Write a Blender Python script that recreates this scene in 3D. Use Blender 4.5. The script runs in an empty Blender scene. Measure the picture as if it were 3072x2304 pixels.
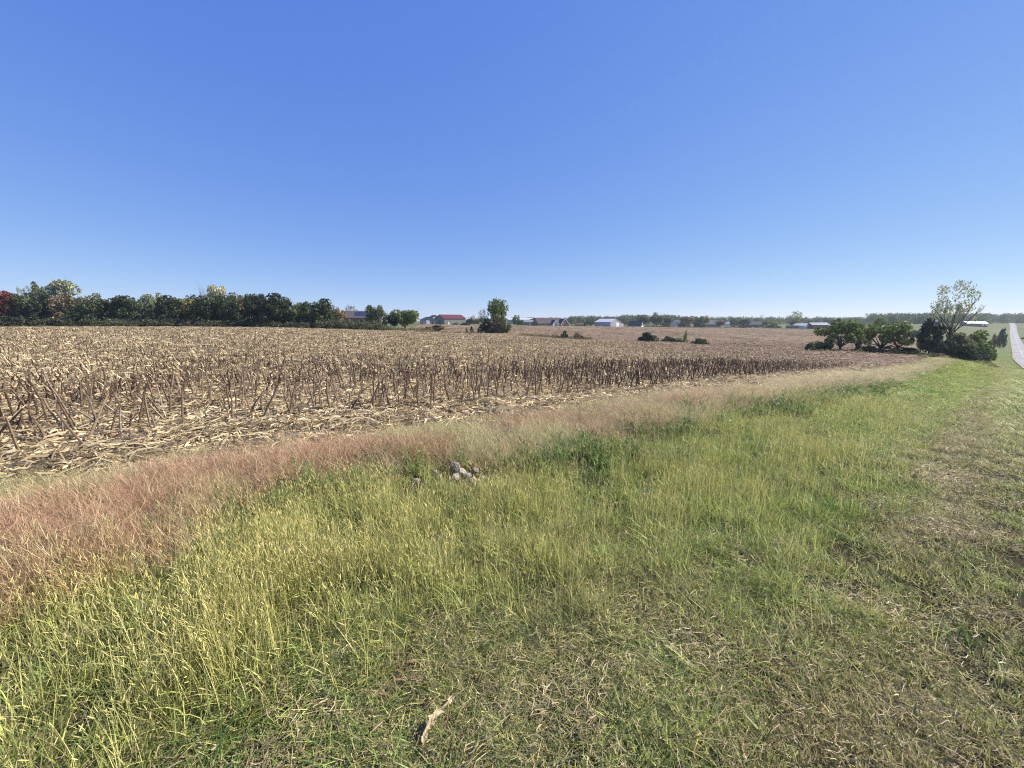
import bpy, math
import numpy as np
from mathutils import Vector

S = bpy.context.scene
COL = S.collection
rng = np.random.default_rng(7)

# ------------------------------------------------------------------ camera, sky, sun, exposure
F_PX, CX, CY, EYE = 1200.0, 1536.0, 1152.0, 1.6
PITCH = math.atan((CY - 962.0) / F_PX)
SUN_AZ, SUN_EL = math.radians(76), math.radians(40)      # clockwise from the view direction

cam_d = bpy.data.cameras.new('camera')
cam_d.sensor_fit = 'HORIZONTAL'
cam_d.sensor_width = 36.0
cam_d.lens = F_PX / 3072.0 * 36.0
cam_d.clip_start, cam_d.clip_end = 0.05, 9000.0
cam = bpy.data.objects.new('camera', cam_d)
COL.objects.link(cam)
cam.location = (0, 0, EYE)
cam.rotation_euler = (math.pi / 2 - PITCH, 0, 0)
S.camera = cam

world = bpy.data.worlds.new('World')
S.world = world
world.use_nodes = True
wt = world.node_tree
bg = wt.nodes['Background']
sky = wt.nodes.new('ShaderNodeTexSky')
sky.sky_type = 'NISHITA'
sky.sun_disc = False
sky.sun_elevation = SUN_EL
sky.sun_rotation = SUN_AZ
sky.altitude = 200
sky.air_density = 0.6
sky.dust_density = 0.0
sky.ozone_density = 3.0
# the camera's colour response: one power curve per channel over the whole sky
sep = wt.nodes.new('ShaderNodeSeparateColor'); com = wt.nodes.new('ShaderNodeCombineColor')
wt.links.new(sky.outputs[0], sep.inputs[0])
EXPO = 0.62
for i_, (gam, k_) in enumerate(((0.75, 0.84), (0.58, 0.815), (0.20, 0.96))):
    pw = wt.nodes.new('ShaderNodeMath'); pw.operation = 'POWER'; pw.inputs[1].default_value = gam
    ml = wt.nodes.new('ShaderNodeMath'); ml.operation = 'MULTIPLY'; ml.inputs[1].default_value = k_ * 0.12 ** (gam - 1) / 2 ** EXPO
    wt.links.new(sep.outputs[i_], pw.inputs[0]); wt.links.new(pw.outputs[0], ml.inputs[0]); wt.links.new(ml.outputs[0], com.inputs[i_])
wt.links.new(com.outputs[0], bg.inputs[0])
bg.inputs[1].default_value = 0.12

sun_d = bpy.data.lights.new('sun', 'SUN')
sun_d.energy = 5.0
sun_d.angle = math.radians(0.53)
sun_d.color = (1.0, 0.93, 0.80)
sun = bpy.data.objects.new('sun', sun_d)
COL.objects.link(sun)
sdir = Vector((math.sin(SUN_AZ) * math.cos(SUN_EL), math.cos(SUN_AZ) * math.cos(SUN_EL), math.sin(SUN_EL)))
sun.rotation_euler = sdir.to_track_quat('Z', 'Y').to_euler()
sun.location = (30, 5, 40)

S.view_settings.view_transform = 'Standard'
S.view_settings.look = 'None'
S.view_settings.gamma = 1.0
S.view_settings.exposure = EXPO
S.view_settings.use_curve_mapping = False
S.render.engine = 'CYCLES'
S.cycles.max_bounces = 5
S.cycles.diffuse_bounces = 2
S.cycles.glossy_bounces = 2
S.cycles.transmission_bounces = 4
S.cycles.transparent_max_bounces = 4
S.cycles.use_denoising = True
S.cycles.denoiser = 'OPENIMAGEDENOISE'
S.cycles.denoising_input_passes = 'RGB_ALBEDO_NORMAL'
S.cycles.denoising_prefilter = 'NONE'
S.cycles.filter_width = 1.1
S.cycles.use_adaptive_sampling = True
S.cycles.adaptive_threshold = 0.015

# ------------------------------------------------------------------ measuring helpers
SP, CP = math.sin(PITCH), math.cos(PITCH)


def z_at(py, Y):
    v = (py - CY) / F_PX
    return EYE + Y * (-SP - v * CP) / (CP - v * SP)


def x_at(px, Y, z):
    return (px - CX) / F_PX * (Y * CP + (EYE - z) * SP)


# terrain: drop below the eye along bearings; (forward depth, drop)
PROF = [
    (-700, [(0, 1.6), (5, 1.62), (20, 1.65), (60, 1.75), (135, 2.05), (200, 2.2), (400, 2.6), (900, 2.5)]),
    (0, [(0, 1.6), (5, 1.64), (20, 1.70), (60, 1.78), (135, 2.05), (200, 2.2), (400, 2.6), (900, 2.5)]),
    (768, [(0, 1.6), (5, 1.64), (20, 1.8), (60, 2.1), (140, 2.5), (200, 2.6), (400, 2.8), (900, 2.5)]),
    (1240, [(0, 1.6), (8, 1.7), (20, 1.95), (60, 2.6), (110, 3.6), (150, 3.9), (200, 3.4), (320, 2.2), (400, 2.4), (900, 2.5)]),
    (1493, [(0, 1.6), (8, 1.75), (15, 2.0), (30, 2.4), (60, 3.1), (110, 4.1), (118, 4.35), (150, 4.9), (250, 4.3), (320, 4.0), (400, 4.2), (800, 3)]),
    (1750, [(0, 1.6), (8, 1.8), (15, 2.1), (30, 2.7), (60, 3.7), (90, 4.9), (110, 5.6), (150, 6.2), (250, 5.6), (400, 5.4), (500, 5.6), (800, 4)]),
    (2100, [(0, 1.6), (4, 1.7), (8, 1.9), (15, 2.3), (30, 3.2), (60, 5.0), (85, 6.2), (105, 7.0), (130, 7.2), (200, 7.8), (300, 7.5), (450, 7.5), (500, 7.6), (800, 5)]),
    (2500, [(0, 1.6), (3, 1.75), (6, 2.0), (10, 2.3), (20, 3.2), (40, 4.9), (60, 6.0), (80, 6.4), (90, 7.0), (100, 7.6), (200, 9.0), (300, 8.8), (450, 8.5), (800, 6)]),
    (2800, [(0, 1.6), (3, 1.8), (5, 2.0), (10, 2.6), (20, 3.7), (40, 5.6), (60, 6.7), (85, 7.6), (92, 7.8), (120, 8.8), (200, 9.6), (250, 9.2), (350, 7), (500, 3.5), (800, 4)]),
    (2930, [(0, 1.6), (3, 1.8), (5, 2.05), (12, 3.0), (25, 4.8), (50, 7.4), (80, 8.7), (95, 9.0), (125, 10.5), (226, 12), (368, 11.5), (430, 9), (500, 5), (800, 4)]),
    (3031, [(0, 1.6), (3, 1.8), (6, 2.2), (12.5, 3.3), (25, 5.0), (50, 8.0), (123, 14.5), (155, 15.3), (226, 15.3), (368, 15), (430, 11), (480, 6), (560, 4.3), (800, 4)]),
    (3200, [(0, 1.6), (3, 1.8), (6, 2.2), (12.5, 3.3), (25, 5.0), (50, 8.0), (123, 14.5), (155, 15.3), (226, 15.3), (368, 14), (430, 11), (480, 6), (560, 4.3), (800, 4)]),
]
AZ_COLS = np.array([math.atan((p - CX) / F_PX) for p, _ in PROF])
LG = np.linspace(math.log(1.0), math.log(4001.0), 400)
TAB = np.array([np.interp(np.exp(LG) - 1.0, [a for a, _ in pr], [b for _, b in pr]) for _, pr in PROF])
_k = np.exp(-0.5 * (np.arange(-9, 10) / 3.2) ** 2)
_k /= _k.sum()
TAB = np.array([np.convolve(np.pad(t, 9, mode='edge'), _k, mode='valid') for t in TAB])
AZ_MAX = math.radians(57)


def vnoise(x, y, seed=0):
    """smooth value noise 0..1"""
    x = np.asarray(x, float); y = np.asarray(y, float)
    xi = np.floor(x).astype(np.int64); yi = np.floor(y).astype(np.int64)
    xf = x - xi; yf = y - yi

    def h(a, b):
        n = (a * 374761393 + b * 668265263 + seed * 1442695041) & 0x7fffffff
        n = ((n ^ (n >> 13)) * 1274126177) & 0x7fffffff
        return ((n ^ (n >> 16)) & 0xffff) / 65535.0
    sx = xf * xf * (3 - 2 * xf); sy = yf * yf * (3 - 2 * yf)
    a = h(xi, yi) * (1 - sx) + h(xi + 1, yi) * sx
    b = h(xi, yi + 1) * (1 - sx) + h(xi + 1, yi + 1) * sx
    return a * (1 - sy) + b * sy


def fbm(x, y, seed=0):
    return (vnoise(x, y, seed) * 0.55 + vnoise(x * 2.1 + 7, y * 2.1, seed + 1) * 0.3 + vnoise(x * 4.3, y * 4.3 + 3, seed + 2) * 0.15)


def drop(X, Y):
    X = np.asarray(X, float); Y = np.asarray(Y, float)
    az = np.arctan2(X, Y); r = np.hypot(X, Y)
    azc = np.clip(az, -AZ_MAX, AZ_MAX)
    back = np.clip((np.abs(az) - AZ_MAX) / (math.pi - AZ_MAX), 0, 1)
    d = np.where(np.abs(az) <= AZ_MAX, Y, r * math.cos(AZ_MAX))
    j = (np.log(np.maximum(d, 0) + 1.0) - LG[0]) / (LG[1] - LG[0])
    j = np.clip(j, 0, len(LG) - 1.001); j0 = j.astype(int); jf = j - j0
    c = np.clip(np.interp(azc, AZ_COLS, np.arange(len(AZ_COLS))), 0, len(AZ_COLS) - 1.001)
    c0 = c.astype(int); cf = c - c0; cf = cf * cf * (3 - 2 * cf) * 0.5 + cf * 0.5
    g = lambda ci, ji: TAB[ci, ji]
    v = (g(c0, j0) * (1 - jf) + g(c0, j0 + 1) * jf) * (1 - cf) + (g(c0 + 1, j0) * (1 - jf) + g(c0 + 1, j0 + 1) * jf) * cf
    return v * (1 - back) + (1.6 + np.minimum(r, 400) * 0.004) * back


def gz(X, Y):
    X = np.asarray(X, float); Y = np.asarray(Y, float)
    near = np.clip(np.hypot(X, Y) / 3.0, 0, 1)
    return EYE - drop(X, Y) + near * (0.07 * (fbm(X / 1.3, Y / 1.3, 11) - 0.5) + 0.05 * (vnoise(X / 0.35, Y / 0.35, 12) - 0.5))


def ray_ground(px, py):
    Ys = np.geomspace(0.6, 3000, 6000)
    z = z_at(py, Ys)
    X = x_at(px, Ys, z)
    below = np.nonzero(z <= EYE - drop(X, Ys))[0]
    k = below[0] if len(below) else len(Ys) - 1
    return X[k], Ys[k]


# road-parallel coordinates: v along the road, u to its left
AZ_ROAD = math.radians(50.4)
RD = np.array([math.sin(AZ_ROAD), math.cos(AZ_ROAD)])
RN = np.array([-math.cos(AZ_ROAD), math.sin(AZ_ROAD)])


def uv(X, Y):
    return X * RN[0] + Y * RN[1], X * RD[0] + Y * RD[1]


def xy(u, v):
    return u * RN[0] + v * RD[0], u * RN[1] + v * RD[1]


class Edge:
    """u of a field line as a function of v, from measured ground points"""
    def __init__(self, pts):
        P = np.array([ray_ground(*p) for p in pts])
        u, v = uv(P[:, 0], P[:, 1])
        o = np.argsort(v)
        self.u, self.v = u[o], v[o]

    def __call__(self, v):
        v = np.asarray(v, float)
        return np.interp(v, self.v, self.u)


E_MOW = Edge([(2050, 2304), (2330, 1900), (2520, 1600), (2660, 1400), (2800, 1230), (2930, 1130)])
E_PINK = Edge([(-600, 1990), (0, 1792), (486, 1660), (764, 1530), (944, 1472), (1389, 1440), (1736, 1355), (2083, 1250), (2361, 1205), (2639, 1150), (2800, 1105)])
E_TRK = Edge([(2640, 2304), (2690, 2050), (2740, 1800), (2790, 1600), (2845, 1400), (2900, 1250), (2950, 1150)])
E_LIT = Edge([(-600, 1560), (0, 1455), (417, 1378), (764, 1338), (1111, 1308), (1528, 1252), (1944, 1192), (2222, 1165), (2361, 1135), (2639, 1102), (2833, 1072)])
E_STK = Edge([(-600, 1465), (0, 1392), (450, 1322), (700, 1278), (1250, 1243), (1536, 1212), (1944, 1170), (2340, 1128), (2600, 1092)])

# ------------------------------------------------------------------ materials


def new_mat(name):
    m = bpy.data.materials.new(name)
    m.use_nodes = True
    m.node_tree.nodes.clear()
    return m, m.node_tree.nodes, m.node_tree.links


def plant_mat(name, transl=0.35, instanced=True, colour=(0.1, 0.1, 0.05), colour2=None, var=0.9, gloss=0.025):
    """thin leaf: diffuse + translucent + a little gloss; tints ride on the instances (or are fixed),
    'mixk' picks between them per blade, 'vv' varies the brightness per blade"""
    m, N, L = new_mat(name)
    out = N.new('ShaderNodeOutputMaterial')
    if instanced:
        a = N.new('ShaderNodeAttribute'); a.attribute_type = 'INSTANCER'; a.attribute_name = 'tint'
        b = N.new('ShaderNodeAttribute'); b.attribute_type = 'INSTANCER'; b.attribute_name = 'tint2'
        ca, cb = a.outputs['Color'], b.outputs['Color']
    else:
        a = N.new('ShaderNodeRGB'); a.outputs[0].default_value = (*colour, 1)
        b = N.new('ShaderNodeRGB'); b.outputs[0].default_value = (*(colour2 or colour), 1)
        ca, cb = a.outputs[0], b.outputs[0]
    k = N.new('ShaderNodeAttribute'); k.attribute_name = 'mixk'
    v = N.new('ShaderNodeAttribute'); v.attribute_name = 'vv'
    mx = N.new('ShaderNodeMix'); mx.data_type = 'RGBA'
    L.new(k.outputs['Fac'], mx.inputs[0]); L.new(ca, mx.inputs[6]); L.new(cb, mx.inputs[7])
    mr = N.new('ShaderNodeMapRange')
    mr.inputs[3].default_value = 1.0 - var * 0.5; mr.inputs[4].default_value = 1.0 + var * 0.5
    L.new(v.outputs['Fac'], mr.inputs[0])
    mul = N.new('ShaderNodeVectorMath'); mul.operation = 'SCALE'
    L.new(mx.outputs[2], mul.inputs[0]); L.new(mr.outputs[0], mul.inputs['Scale'])
    d = N.new('ShaderNodeBsdfDiffuse'); t = N.new('ShaderNodeBsdfTranslucent')
    L.new(mul.outputs[0], d.inputs[0]); L.new(mul.outputs[0], t.inputs[0])
    ms = N.new('ShaderNodeMixShader'); ms.inputs[0].default_value = transl
    L.new(d.outputs[0], ms.inputs[1]); L.new(t.outputs[0], ms.inputs[2])
    if gloss > 0:
        g = N.new('ShaderNodeBsdfGlossy'); g.inputs['Roughness'].default_value = 0.45
        g.inputs[0].default_value = (1, 1, 1, 1)
        ms2 = N.new('ShaderNodeMixShader'); ms2.inputs[0].default_value = gloss
        L.new(ms.outputs[0], ms2.inputs[1]); L.new(g.outputs[0], ms2.inputs[2])
        L.new(ms2.outputs[0], out.inputs[0])
    else:
        L.new(ms.outputs[0], out.inputs[0])
    return m


def solid_mat(name, colour, rough=0.7, noise=0.25, scale=3.0, metallic=0.0, ribs=0.0):
    m, N, L = new_mat(name)
    out = N.new('ShaderNodeOutputMaterial')
    p = N.new('ShaderNodeBsdfPrincipled')
    p.inputs['Roughness'].default_value = rough
    p.inputs['Metallic'].default_value = metallic
    tc = N.new('ShaderNodeTexCoord')
    n = N.new('ShaderNodeTexNoise'); n.inputs['Scale'].default_value = scale; n.inputs['Detail'].default_value = 5
    L.new(tc.outputs['Object'], n.inputs['Vector'])
    r = N.new('ShaderNodeMapRange')
    r.inputs[1].default_value = 0.3; r.inputs[2].default_value = 0.7
    r.inputs[3].default_value = 1 - noise; r.inputs[4].default_value = 1 + noise
    L.new(n.outputs[0], r.inputs[0])
    c = N.new('ShaderNodeVectorMath'); c.operation = 'SCALE'
    c.inputs[0].default_value = colour
    L.new(r.outputs[0], c.inputs['Scale'])
    L.new(c.outputs[0], p.inputs['Base Color'])
    if ribs > 0:
        w = N.new('ShaderNodeTexWave'); w.inputs['Scale'].default_value = ribs; w.bands_direction = 'X'
        L.new(tc.outputs['Object'], w.inputs['Vector'])
        b = N.new('ShaderNodeBump'); b.inputs['Strength'].default_value = 0.5; b.inputs['Distance'].default_value = 0.03
        L.new(w.outputs[0], b.inputs['Height']); L.new(b.outputs[0], p.inputs['Normal'])
    L.new(p.outputs[0], out.inputs[0])
    return m


# ------------------------------------------------------------------ mesh helpers


class MB:
    """collects polygons with per-corner-free point attributes vv / mixk"""
    def __init__(self):
        self.v, self.f, self.vv, self.mk, self.n = [], [], [], [], 0

    def add(self, verts, faces, vv=0.5, mk=0.0):
        verts = np.asarray(verts, float)
        self.v.append(verts)
        self.f.extend([tuple(int(i) + self.n for i in f) for f in faces])
        self.vv.append(np.broadcast_to(vv, (len(verts),)).astype(float))
        self.mk.append(np.broadcast_to(mk, (len(verts),)).astype(float))
        self.n += len(verts)

    def ribbon(self, pts, widths, side, vv=0.5, mk=0.0):
        pts = np.asarray(pts, float); w = np.asarray(widths, float)[:, None]
        side = np.asarray(side, float)
        a = pts - side * w * 0.5; b = pts + side * w * 0.5
        n = len(pts)
        V = np.empty((2 * n, 3)); V[0::2] = a; V[1::2] = b
        mkv = mk if np.isscalar(mk) else np.repeat(mk, 2)
        self.add(V, [(2 * i, 2 * i + 1, 2 * i + 3, 2 * i + 2) for i in range(n - 1)], vv, mkv)

    def tube(self, pts, rad, sides=5, vv=0.5, mk=0.0, cap=True):
        pts = np.asarray(pts, float); rad = np.broadcast_to(rad, (len(pts),))
        n = len(pts); V = []
        for i in range(n):
            t = pts[min(i + 1, n - 1)] - pts[max(i - 1, 0)]
            t = t / (np.linalg.norm(t) + 1e-9)
            a = np.cross(t, (0.31, 0.9, 0.1)); a /= np.linalg.norm(a) + 1e-9
            b = np.cross(t, a)
            for k in range(sides):
                an = 2 * math.pi * k / sides
                V.append(pts[i] + rad[i] * (math.cos(an) * a + math.sin(an) * b))
        F = [(i * sides + k, i * sides + (k + 1) % sides, (i + 1) * sides + (k + 1) % sides, (i + 1) * sides + k)
             for i in range(n - 1) for k in range(sides)]
        if cap:
            F.append(tuple((n - 1) * sides + k for k in range(sides)))
            F.append(tuple(range(sides - 1, -1, -1)))
        self.add(V, F, vv, mk)

    def box(self, c, s, vv=0.5):
        c = np.asarray(c, float); s = np.asarray(s, float) / 2
        V = [c + s * np.array([x, y, z]) for x in (-1, 1) for y in (-1, 1) for z in (-1, 1)]
        self.add(V, [(0, 1, 3, 2), (4, 6, 7, 5), (0, 4, 5, 1), (2, 3, 7, 6), (0, 2, 6, 4), (1, 5, 7, 3)], vv)

    def mesh(self, name, mat=None, attrs=True):
        me = bpy.data.meshes.new(name)
        V = np.concatenate(self.v) if self.v else np.zeros((0, 3))
        me.from_pydata(V.tolist(), [], self.f)
        if attrs:
            a = me.attributes.new('vv', 'FLOAT', 'POINT'); a.data.foreach_set('value', np.concatenate(self.vv))
            a = me.attributes.new('mixk', 'FLOAT', 'POINT'); a.data.foreach_set('value', np.concatenate(self.mk))
        if mat:
            me.materials.append(mat)
        me.update()
        return me


def link(name, data, parent=None, loc=None, label=None, cat=None, group=None, kind=None):
    o = bpy.data.objects.new(name, data)
    COL.objects.link(o)
    if parent:
        o.parent = parent
    if loc is not None:
        o.location = loc
    for k, v in (('label', label), ('category', cat), ('group', group), ('kind', kind)):
        if v:
            o[k] = v
    return o


def points_mesh(name, pos, rot, scl, idx, tint, tint2):
    n = len(pos)
    me = bpy.data.meshes.new(name)
    me.vertices.add(n)
    me.vertices.foreach_set('co', np.ascontiguousarray(pos, dtype=np.float32).ravel())
    for nm, arr in (('rot', rot), ('scl', scl)):
        a = me.attributes.new(nm, 'FLOAT_VECTOR', 'POINT')
        a.data.foreach_set('vector', np.ascontiguousarray(arr, dtype=np.float32).ravel())
    a = me.attributes.new('idx', 'INT', 'POINT'); a.data.foreach_set('value', np.ascontiguousarray(idx, dtype=np.int32))
    for nm, arr in (('tint', tint), ('tint2', tint2)):
        c = np.ones((n, 4), np.float32); c[:, :3] = np.clip(arr, 0, 1)
        a = me.attributes.new(nm, 'FLOAT_COLOR', 'POINT'); a.data.foreach_set('color', c.ravel())
    me.update()
    return me


def scatter(name, variants, pos, rot, scl, tint, tint2, label, cat, idx=None):
    """one 'stuff' object: the variants instanced on its points"""
    n = len(pos)
    if n == 0:
        return None
    if idx is None:
        idx = rng.integers(0, len(variants), n)
    o = link(name, points_mesh(name, pos, rot, scl, idx, tint, tint2), label=label, cat=cat, kind='stuff')
    g = bpy.data.node_groups.new(name + '_scatter', 'GeometryNodeTree')
    g.interface.new_socket('Geometry', in_out='INPUT', socket_type='NodeSocketGeometry')
    g.interface.new_socket('Geometry', in_out='OUTPUT', socket_type='NodeSocketGeometry')
    N, L = g.nodes, g.links
    gi, go = N.new('NodeGroupInput'), N.new('NodeGroupOutput')
    iop = N.new('GeometryNodeInstanceOnPoints')
    join = N.new('GeometryNodeJoinGeometry')
    for i, me in enumerate(variants):
        src = bpy.data.objects.new(name + '_source', me)
        oi = N.new('GeometryNodeObjectInfo'); oi.inputs['Object'].default_value = src
        g2i = N.new('GeometryNodeGeometryToInstance')
        L.new(oi.outputs['Geometry'], g2i.inputs[0]); L.new(g2i.outputs[0], join.inputs[0])

    def named(nm, typ):
        a = N.new('GeometryNodeInputNamedAttribute'); a.data_type = typ; a.inputs[0].default_value = nm
        return a.outputs[0]
    L.new(gi.outputs[0], iop.inputs['Points'])
    L.new(join.outputs[0], iop.inputs['Instance'])
    iop.inputs['Pick Instance'].default_value = True
    L.new(named('idx', 'INT'), iop.inputs['Instance Index'])
    L.new(named('rot', 'FLOAT_VECTOR'), iop.inputs['Rotation'])
    L.new(named('scl', 'FLOAT_VECTOR'), iop.inputs['Scale'])
    L.new(iop.outputs[0], go.inputs[0])
    md = o.modifiers.new('scatter', 'NODES'); md.node_group = g
    return o


# ------------------------------------------------------------------ ground
def is_far_field(X, Y):
    az = np.degrees(np.arctan2(X, Y))
    lim = np.interp(az, [-60, -14, -12, -2, 6, 15, 30, 44.5, 45.5], [150, 165, 300, 300, 385, 430, 445, 330, 0])
    return (Y < lim) & (az < 45.2)


def build_ground():
    az = np.concatenate([np.radians(np.arange(-60, 60, 0.4)), np.radians(np.arange(60, 300, 4.0))])
    r = np.concatenate([[0.0], np.geomspace(0.35, 5000, 330)])
    A, R = np.meshgrid(az, r)
    X, Y = R * np.sin(A), R * np.cos(A)
    Z = gz(X, Y)
    na, nr = len(az), len(r)
    V = np.stack([X, Y, Z], -1).reshape(-1, 3)
    i, j = np.meshgrid(np.arange(nr - 1), np.arange(na), indexing='ij')
    j2 = (j + 1) % na
    Fc = np.stack([i * na + j, i * na + j2, (i + 1) * na + j2, (i + 1) * na + j], -1).reshape(-1, 4)
    me = bpy.data.meshes.new('ground')
    me.vertices.add(len(V)); me.vertices.foreach_set('co', V.astype(np.float32).ravel())
    me.loops.add(Fc.size); me.loops.foreach_set('vertex_index', Fc[:, ::-1].ravel().astype(np.int32))
    me.polygons.add(len(Fc)); me.polygons.foreach_set('loop_start', np.arange(0, Fc.size, 4, dtype=np.int32))
    me.polygons.foreach_set('use_smooth', np.ones(len(Fc), bool))
    me.update(calc_edges=True)
    x, y = V[:, 0], V[:, 1]
    u, v = uv(x, y)
    n1 = fbm(x / 3, y / 3, 31)[:, None]; n2 = fbm(x / 30, y / 30, 35)[:, None]
    thatch = np.array([0.045, 0.036, 0.02]) * (0.75 + 0.5 * n1)
    soil = np.array([0.15, 0.11, 0.07]) * (0.7 + 0.6 * n1)
    litter = np.array([0.30, 0.23, 0.14]) * (0.75 + 0.5 * n2)
    farf = np.array([0.30, 0.222, 0.145]) * (0.85 + 0.3 * n2)
    meadow = np.array([0.13, 0.145, 0.06]) * (0.75 + 0.5 * n2)
    verge = np.array([0.12, 0.15, 0.045]) * (0.75 + 0.5 * n1)
    c = np.where((u < E_LIT(v))[:, None], thatch, soil)
    dd = np.clip((np.hypot(x, y) - 25) / 60, 0, 1)[:, None]
    ff = is_far_field(x, y)
    c = np.where((u < E_LIT(v))[:, None], c * (1 - dd) + verge * dd, c * (1 - dd) + litter * dd)
    d2 = np.clip((y - 100) / 40, 0, 1)[:, None]
    c = np.where((ff & (y > 100) & (np.degrees(np.arctan2(x, y)) > -14))[:, None], c * (1 - d2) + farf * d2, c)
    c = np.where((~ff & (y > 60))[:, None], np.where((np.degrees(np.arctan2(x, y)) > 45.2)[:, None] & (y < 200)[:, None], verge, meadow), c)
    cc = np.ones((len(V), 4), np.float32); cc[:, :3] = c
    a = me.attributes.new('gcol', 'FLOAT_COLOR', 'POINT'); a.data.foreach_set('color', cc.ravel())
    m, N, L = new_mat('ground')
    out = N.new('ShaderNodeOutputMaterial'); p = N.new('ShaderNodeBsdfPrincipled')
    p.inputs['Roughness'].default_value = 0.95; p.inputs['Specular IOR Level'].default_value = 0.1
    at = N.new('ShaderNodeAttribute'); at.attribute_name = 'gcol'
    tc = N.new('ShaderNodeTexCoord')
    fac = None
    for sc, lo, hi in ((9.0, 0.6, 1.4), (0.9, 0.75, 1.25), (0.12, 0.85, 1.15)):
        n = N.new('ShaderNodeTexNoise'); n.inputs['Scale'].default_value = sc; n.inputs['Detail'].default_value = 6
        n.inputs['Roughness'].default_value = 0.65
        L.new(tc.outputs['Object'], n.inputs['Vector'])
        mr = N.new('ShaderNodeMapRange'); mr.inputs[1].default_value = 0.3; mr.inputs[2].default_value = 0.7
        mr.inputs[3].default_value = lo; mr.inputs[4].default_value = hi
        L.new(n.outputs[0], mr.inputs[0])
        if fac is None:
            fac = mr.outputs[0]; bsrc = n.outputs[0]
        else:
            mm = N.new('ShaderNodeMath'); mm.operation = 'MULTIPLY'
            L.new(fac, mm.inputs[0]); L.new(mr.outputs[0], mm.inputs[1]); fac = mm.outputs[0]
    sc = N.new('ShaderNodeVectorMath'); sc.operation = 'SCALE'
    L.new(at.outputs['Color'], sc.inputs[0]); L.new(fac, sc.inputs['Scale'])
    L.new(sc.outputs[0], p.inputs['Base Color'])
    b = N.new('ShaderNodeBump'); b.inputs['Strength'].default_value = 0.6; b.inputs['Distance'].default_value = 0.05
    L.new(bsrc, b.inputs['Height']); L.new(b.outputs[0], p.inputs['Normal'])
    L.new(p.outputs[0], out.inputs[0])
    me.materials.append(m)
    return link('ground', me, label='gently dipping farmland ground of soil, stubble and grass', kind='structure')


build_ground()

# ------------------------------------------------------------------ road


def build_road():
    left = []
    for px, Y in ((3072, 123), (3046, 158), (3038, 226), (3033, 368), (3031, 430), (3031, 480), (3029, 560), (3026, 800)):
        z = EYE - float(drop((px - CX) / F_PX * Y, Y))
        left.append((x_at(px, Y, z), Y))
    left = [(-30.0, -31.0), (8.0, 0.0), (60.0, 42.0)] + left
    P = np.array(left)
    t = np.concatenate([[0], np.cumsum(np.hypot(*np.diff(P, axis=0).T))])
    s = np.arange(0, t[-1], 3.0)
    cx, cy = np.interp(s, t, P[:, 0]), np.interp(s, t, P[:, 1])
    k = np.exp(-0.5 * (np.arange(-8, 9) / 4) ** 2); k /= k.sum()
    cx = np.convolve(np.pad(cx, 8, mode='edge'), k, 'valid'); cy = np.convolve(np.pad(cy, 8, mode='edge'), k, 'valid')
    tx, ty = np.gradient(cx), np.gradient(cy)
    ln = np.hypot(tx, ty); nx, ny = ty / ln, -tx / ln

    def strip(name, offs, lift, mat, label, seg=None, jitter=0.0):
        mb = MB()
        sel = np.arange(len(s)) if seg is None else seg
        rows = []
        for o in offs:
            jit = jitter * (vnoise(s[sel] / 6, s[sel] * 0 + o, 77) - 0.5)
            x, y = cx[sel] + nx[sel] * (o + jit), cy[sel] + ny[sel] * (o + jit)
            xm, ym = cx[sel] + nx[sel] * 2.3, cy[sel] + ny[sel] * 2.3
            z = EYE - drop(xm, ym) * 0.6 - drop(x, y) * 0.4 + lift + 0.0002 * np.hypot(x, y)
            rows.append(np.stack([x, y, z], -1))
        V = np.stack(rows, 1); n, m = V.shape[:2]
        mb.add(V.reshape(-1, 3), [(i * m + j, (i + 1) * m + j, (i + 1) * m + j + 1, i * m + j + 1) for i in range(n - 1) for j in range(m - 1)])
        return mb.mesh(name, mat, attrs=False)
    asph = solid_mat('worn_asphalt', (0.24, 0.235, 0.235), 0.85, 0.5, 0.35)
    gravel = solid_mat('gravel_shoulder', (0.32, 0.27, 0.2), 0.95, 0.3, 2.0)
    line = solid_mat('faded_line_paint', (0.46, 0.44, 0.38), 0.85, 0.5, 0.4)
    dark_band = solid_mat('cross_band', (0.05, 0.05, 0.05), 0.7, 0.1, 4.0)
    road = link('road', strip('road', (0, 1.1, 2.3, 3.5, 4.6), 0.14, asph, ''), label='narrow grey country road running downhill and up to the distant woods', kind='structure')
    link('road_shoulder', strip('road_shoulder', (-0.55, 0.10), 0.143, gravel, '', jitter=0.6), road)
    link('centre_line', strip('centre_line', (2.23, 2.38), 0.147, line, '', jitter=0.14), road)
    for d in (236, 262):  # narrow dark bands laid straight across the asphalt
        k = int(d / 3.0)
        mb = MB()
        for w in (0,):
            p0 = np.array([cx[k], cy[k]]); nn = np.array([nx[k], ny[k]]); tt = np.array([tx[k], ty[k]]) / ln[k]
            q = []
            for o in np.linspace(0.05, 4.5, 7):
                for e in (-0.35, 0.35):
                    x, y = p0 + nn * o + tt * e
                    z = EYE - float(drop(*(p0 + nn * 2.3 + tt * e))) * 0.6 - float(drop(x, y)) * 0.4 + 0.151 + 0.0002 * math.hypot(x, y)
                    q.append((x, y, z))
            mb.add(q, [(2 * i, 2 * i + 1, 2 * i + 3, 2 * i + 2) for i in range(6)])
        link('cross_band', mb.mesh('cross_band', dark_band, attrs=False), road)
    return cx, cy


ROAD_X, ROAD_Y = build_road()

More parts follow.
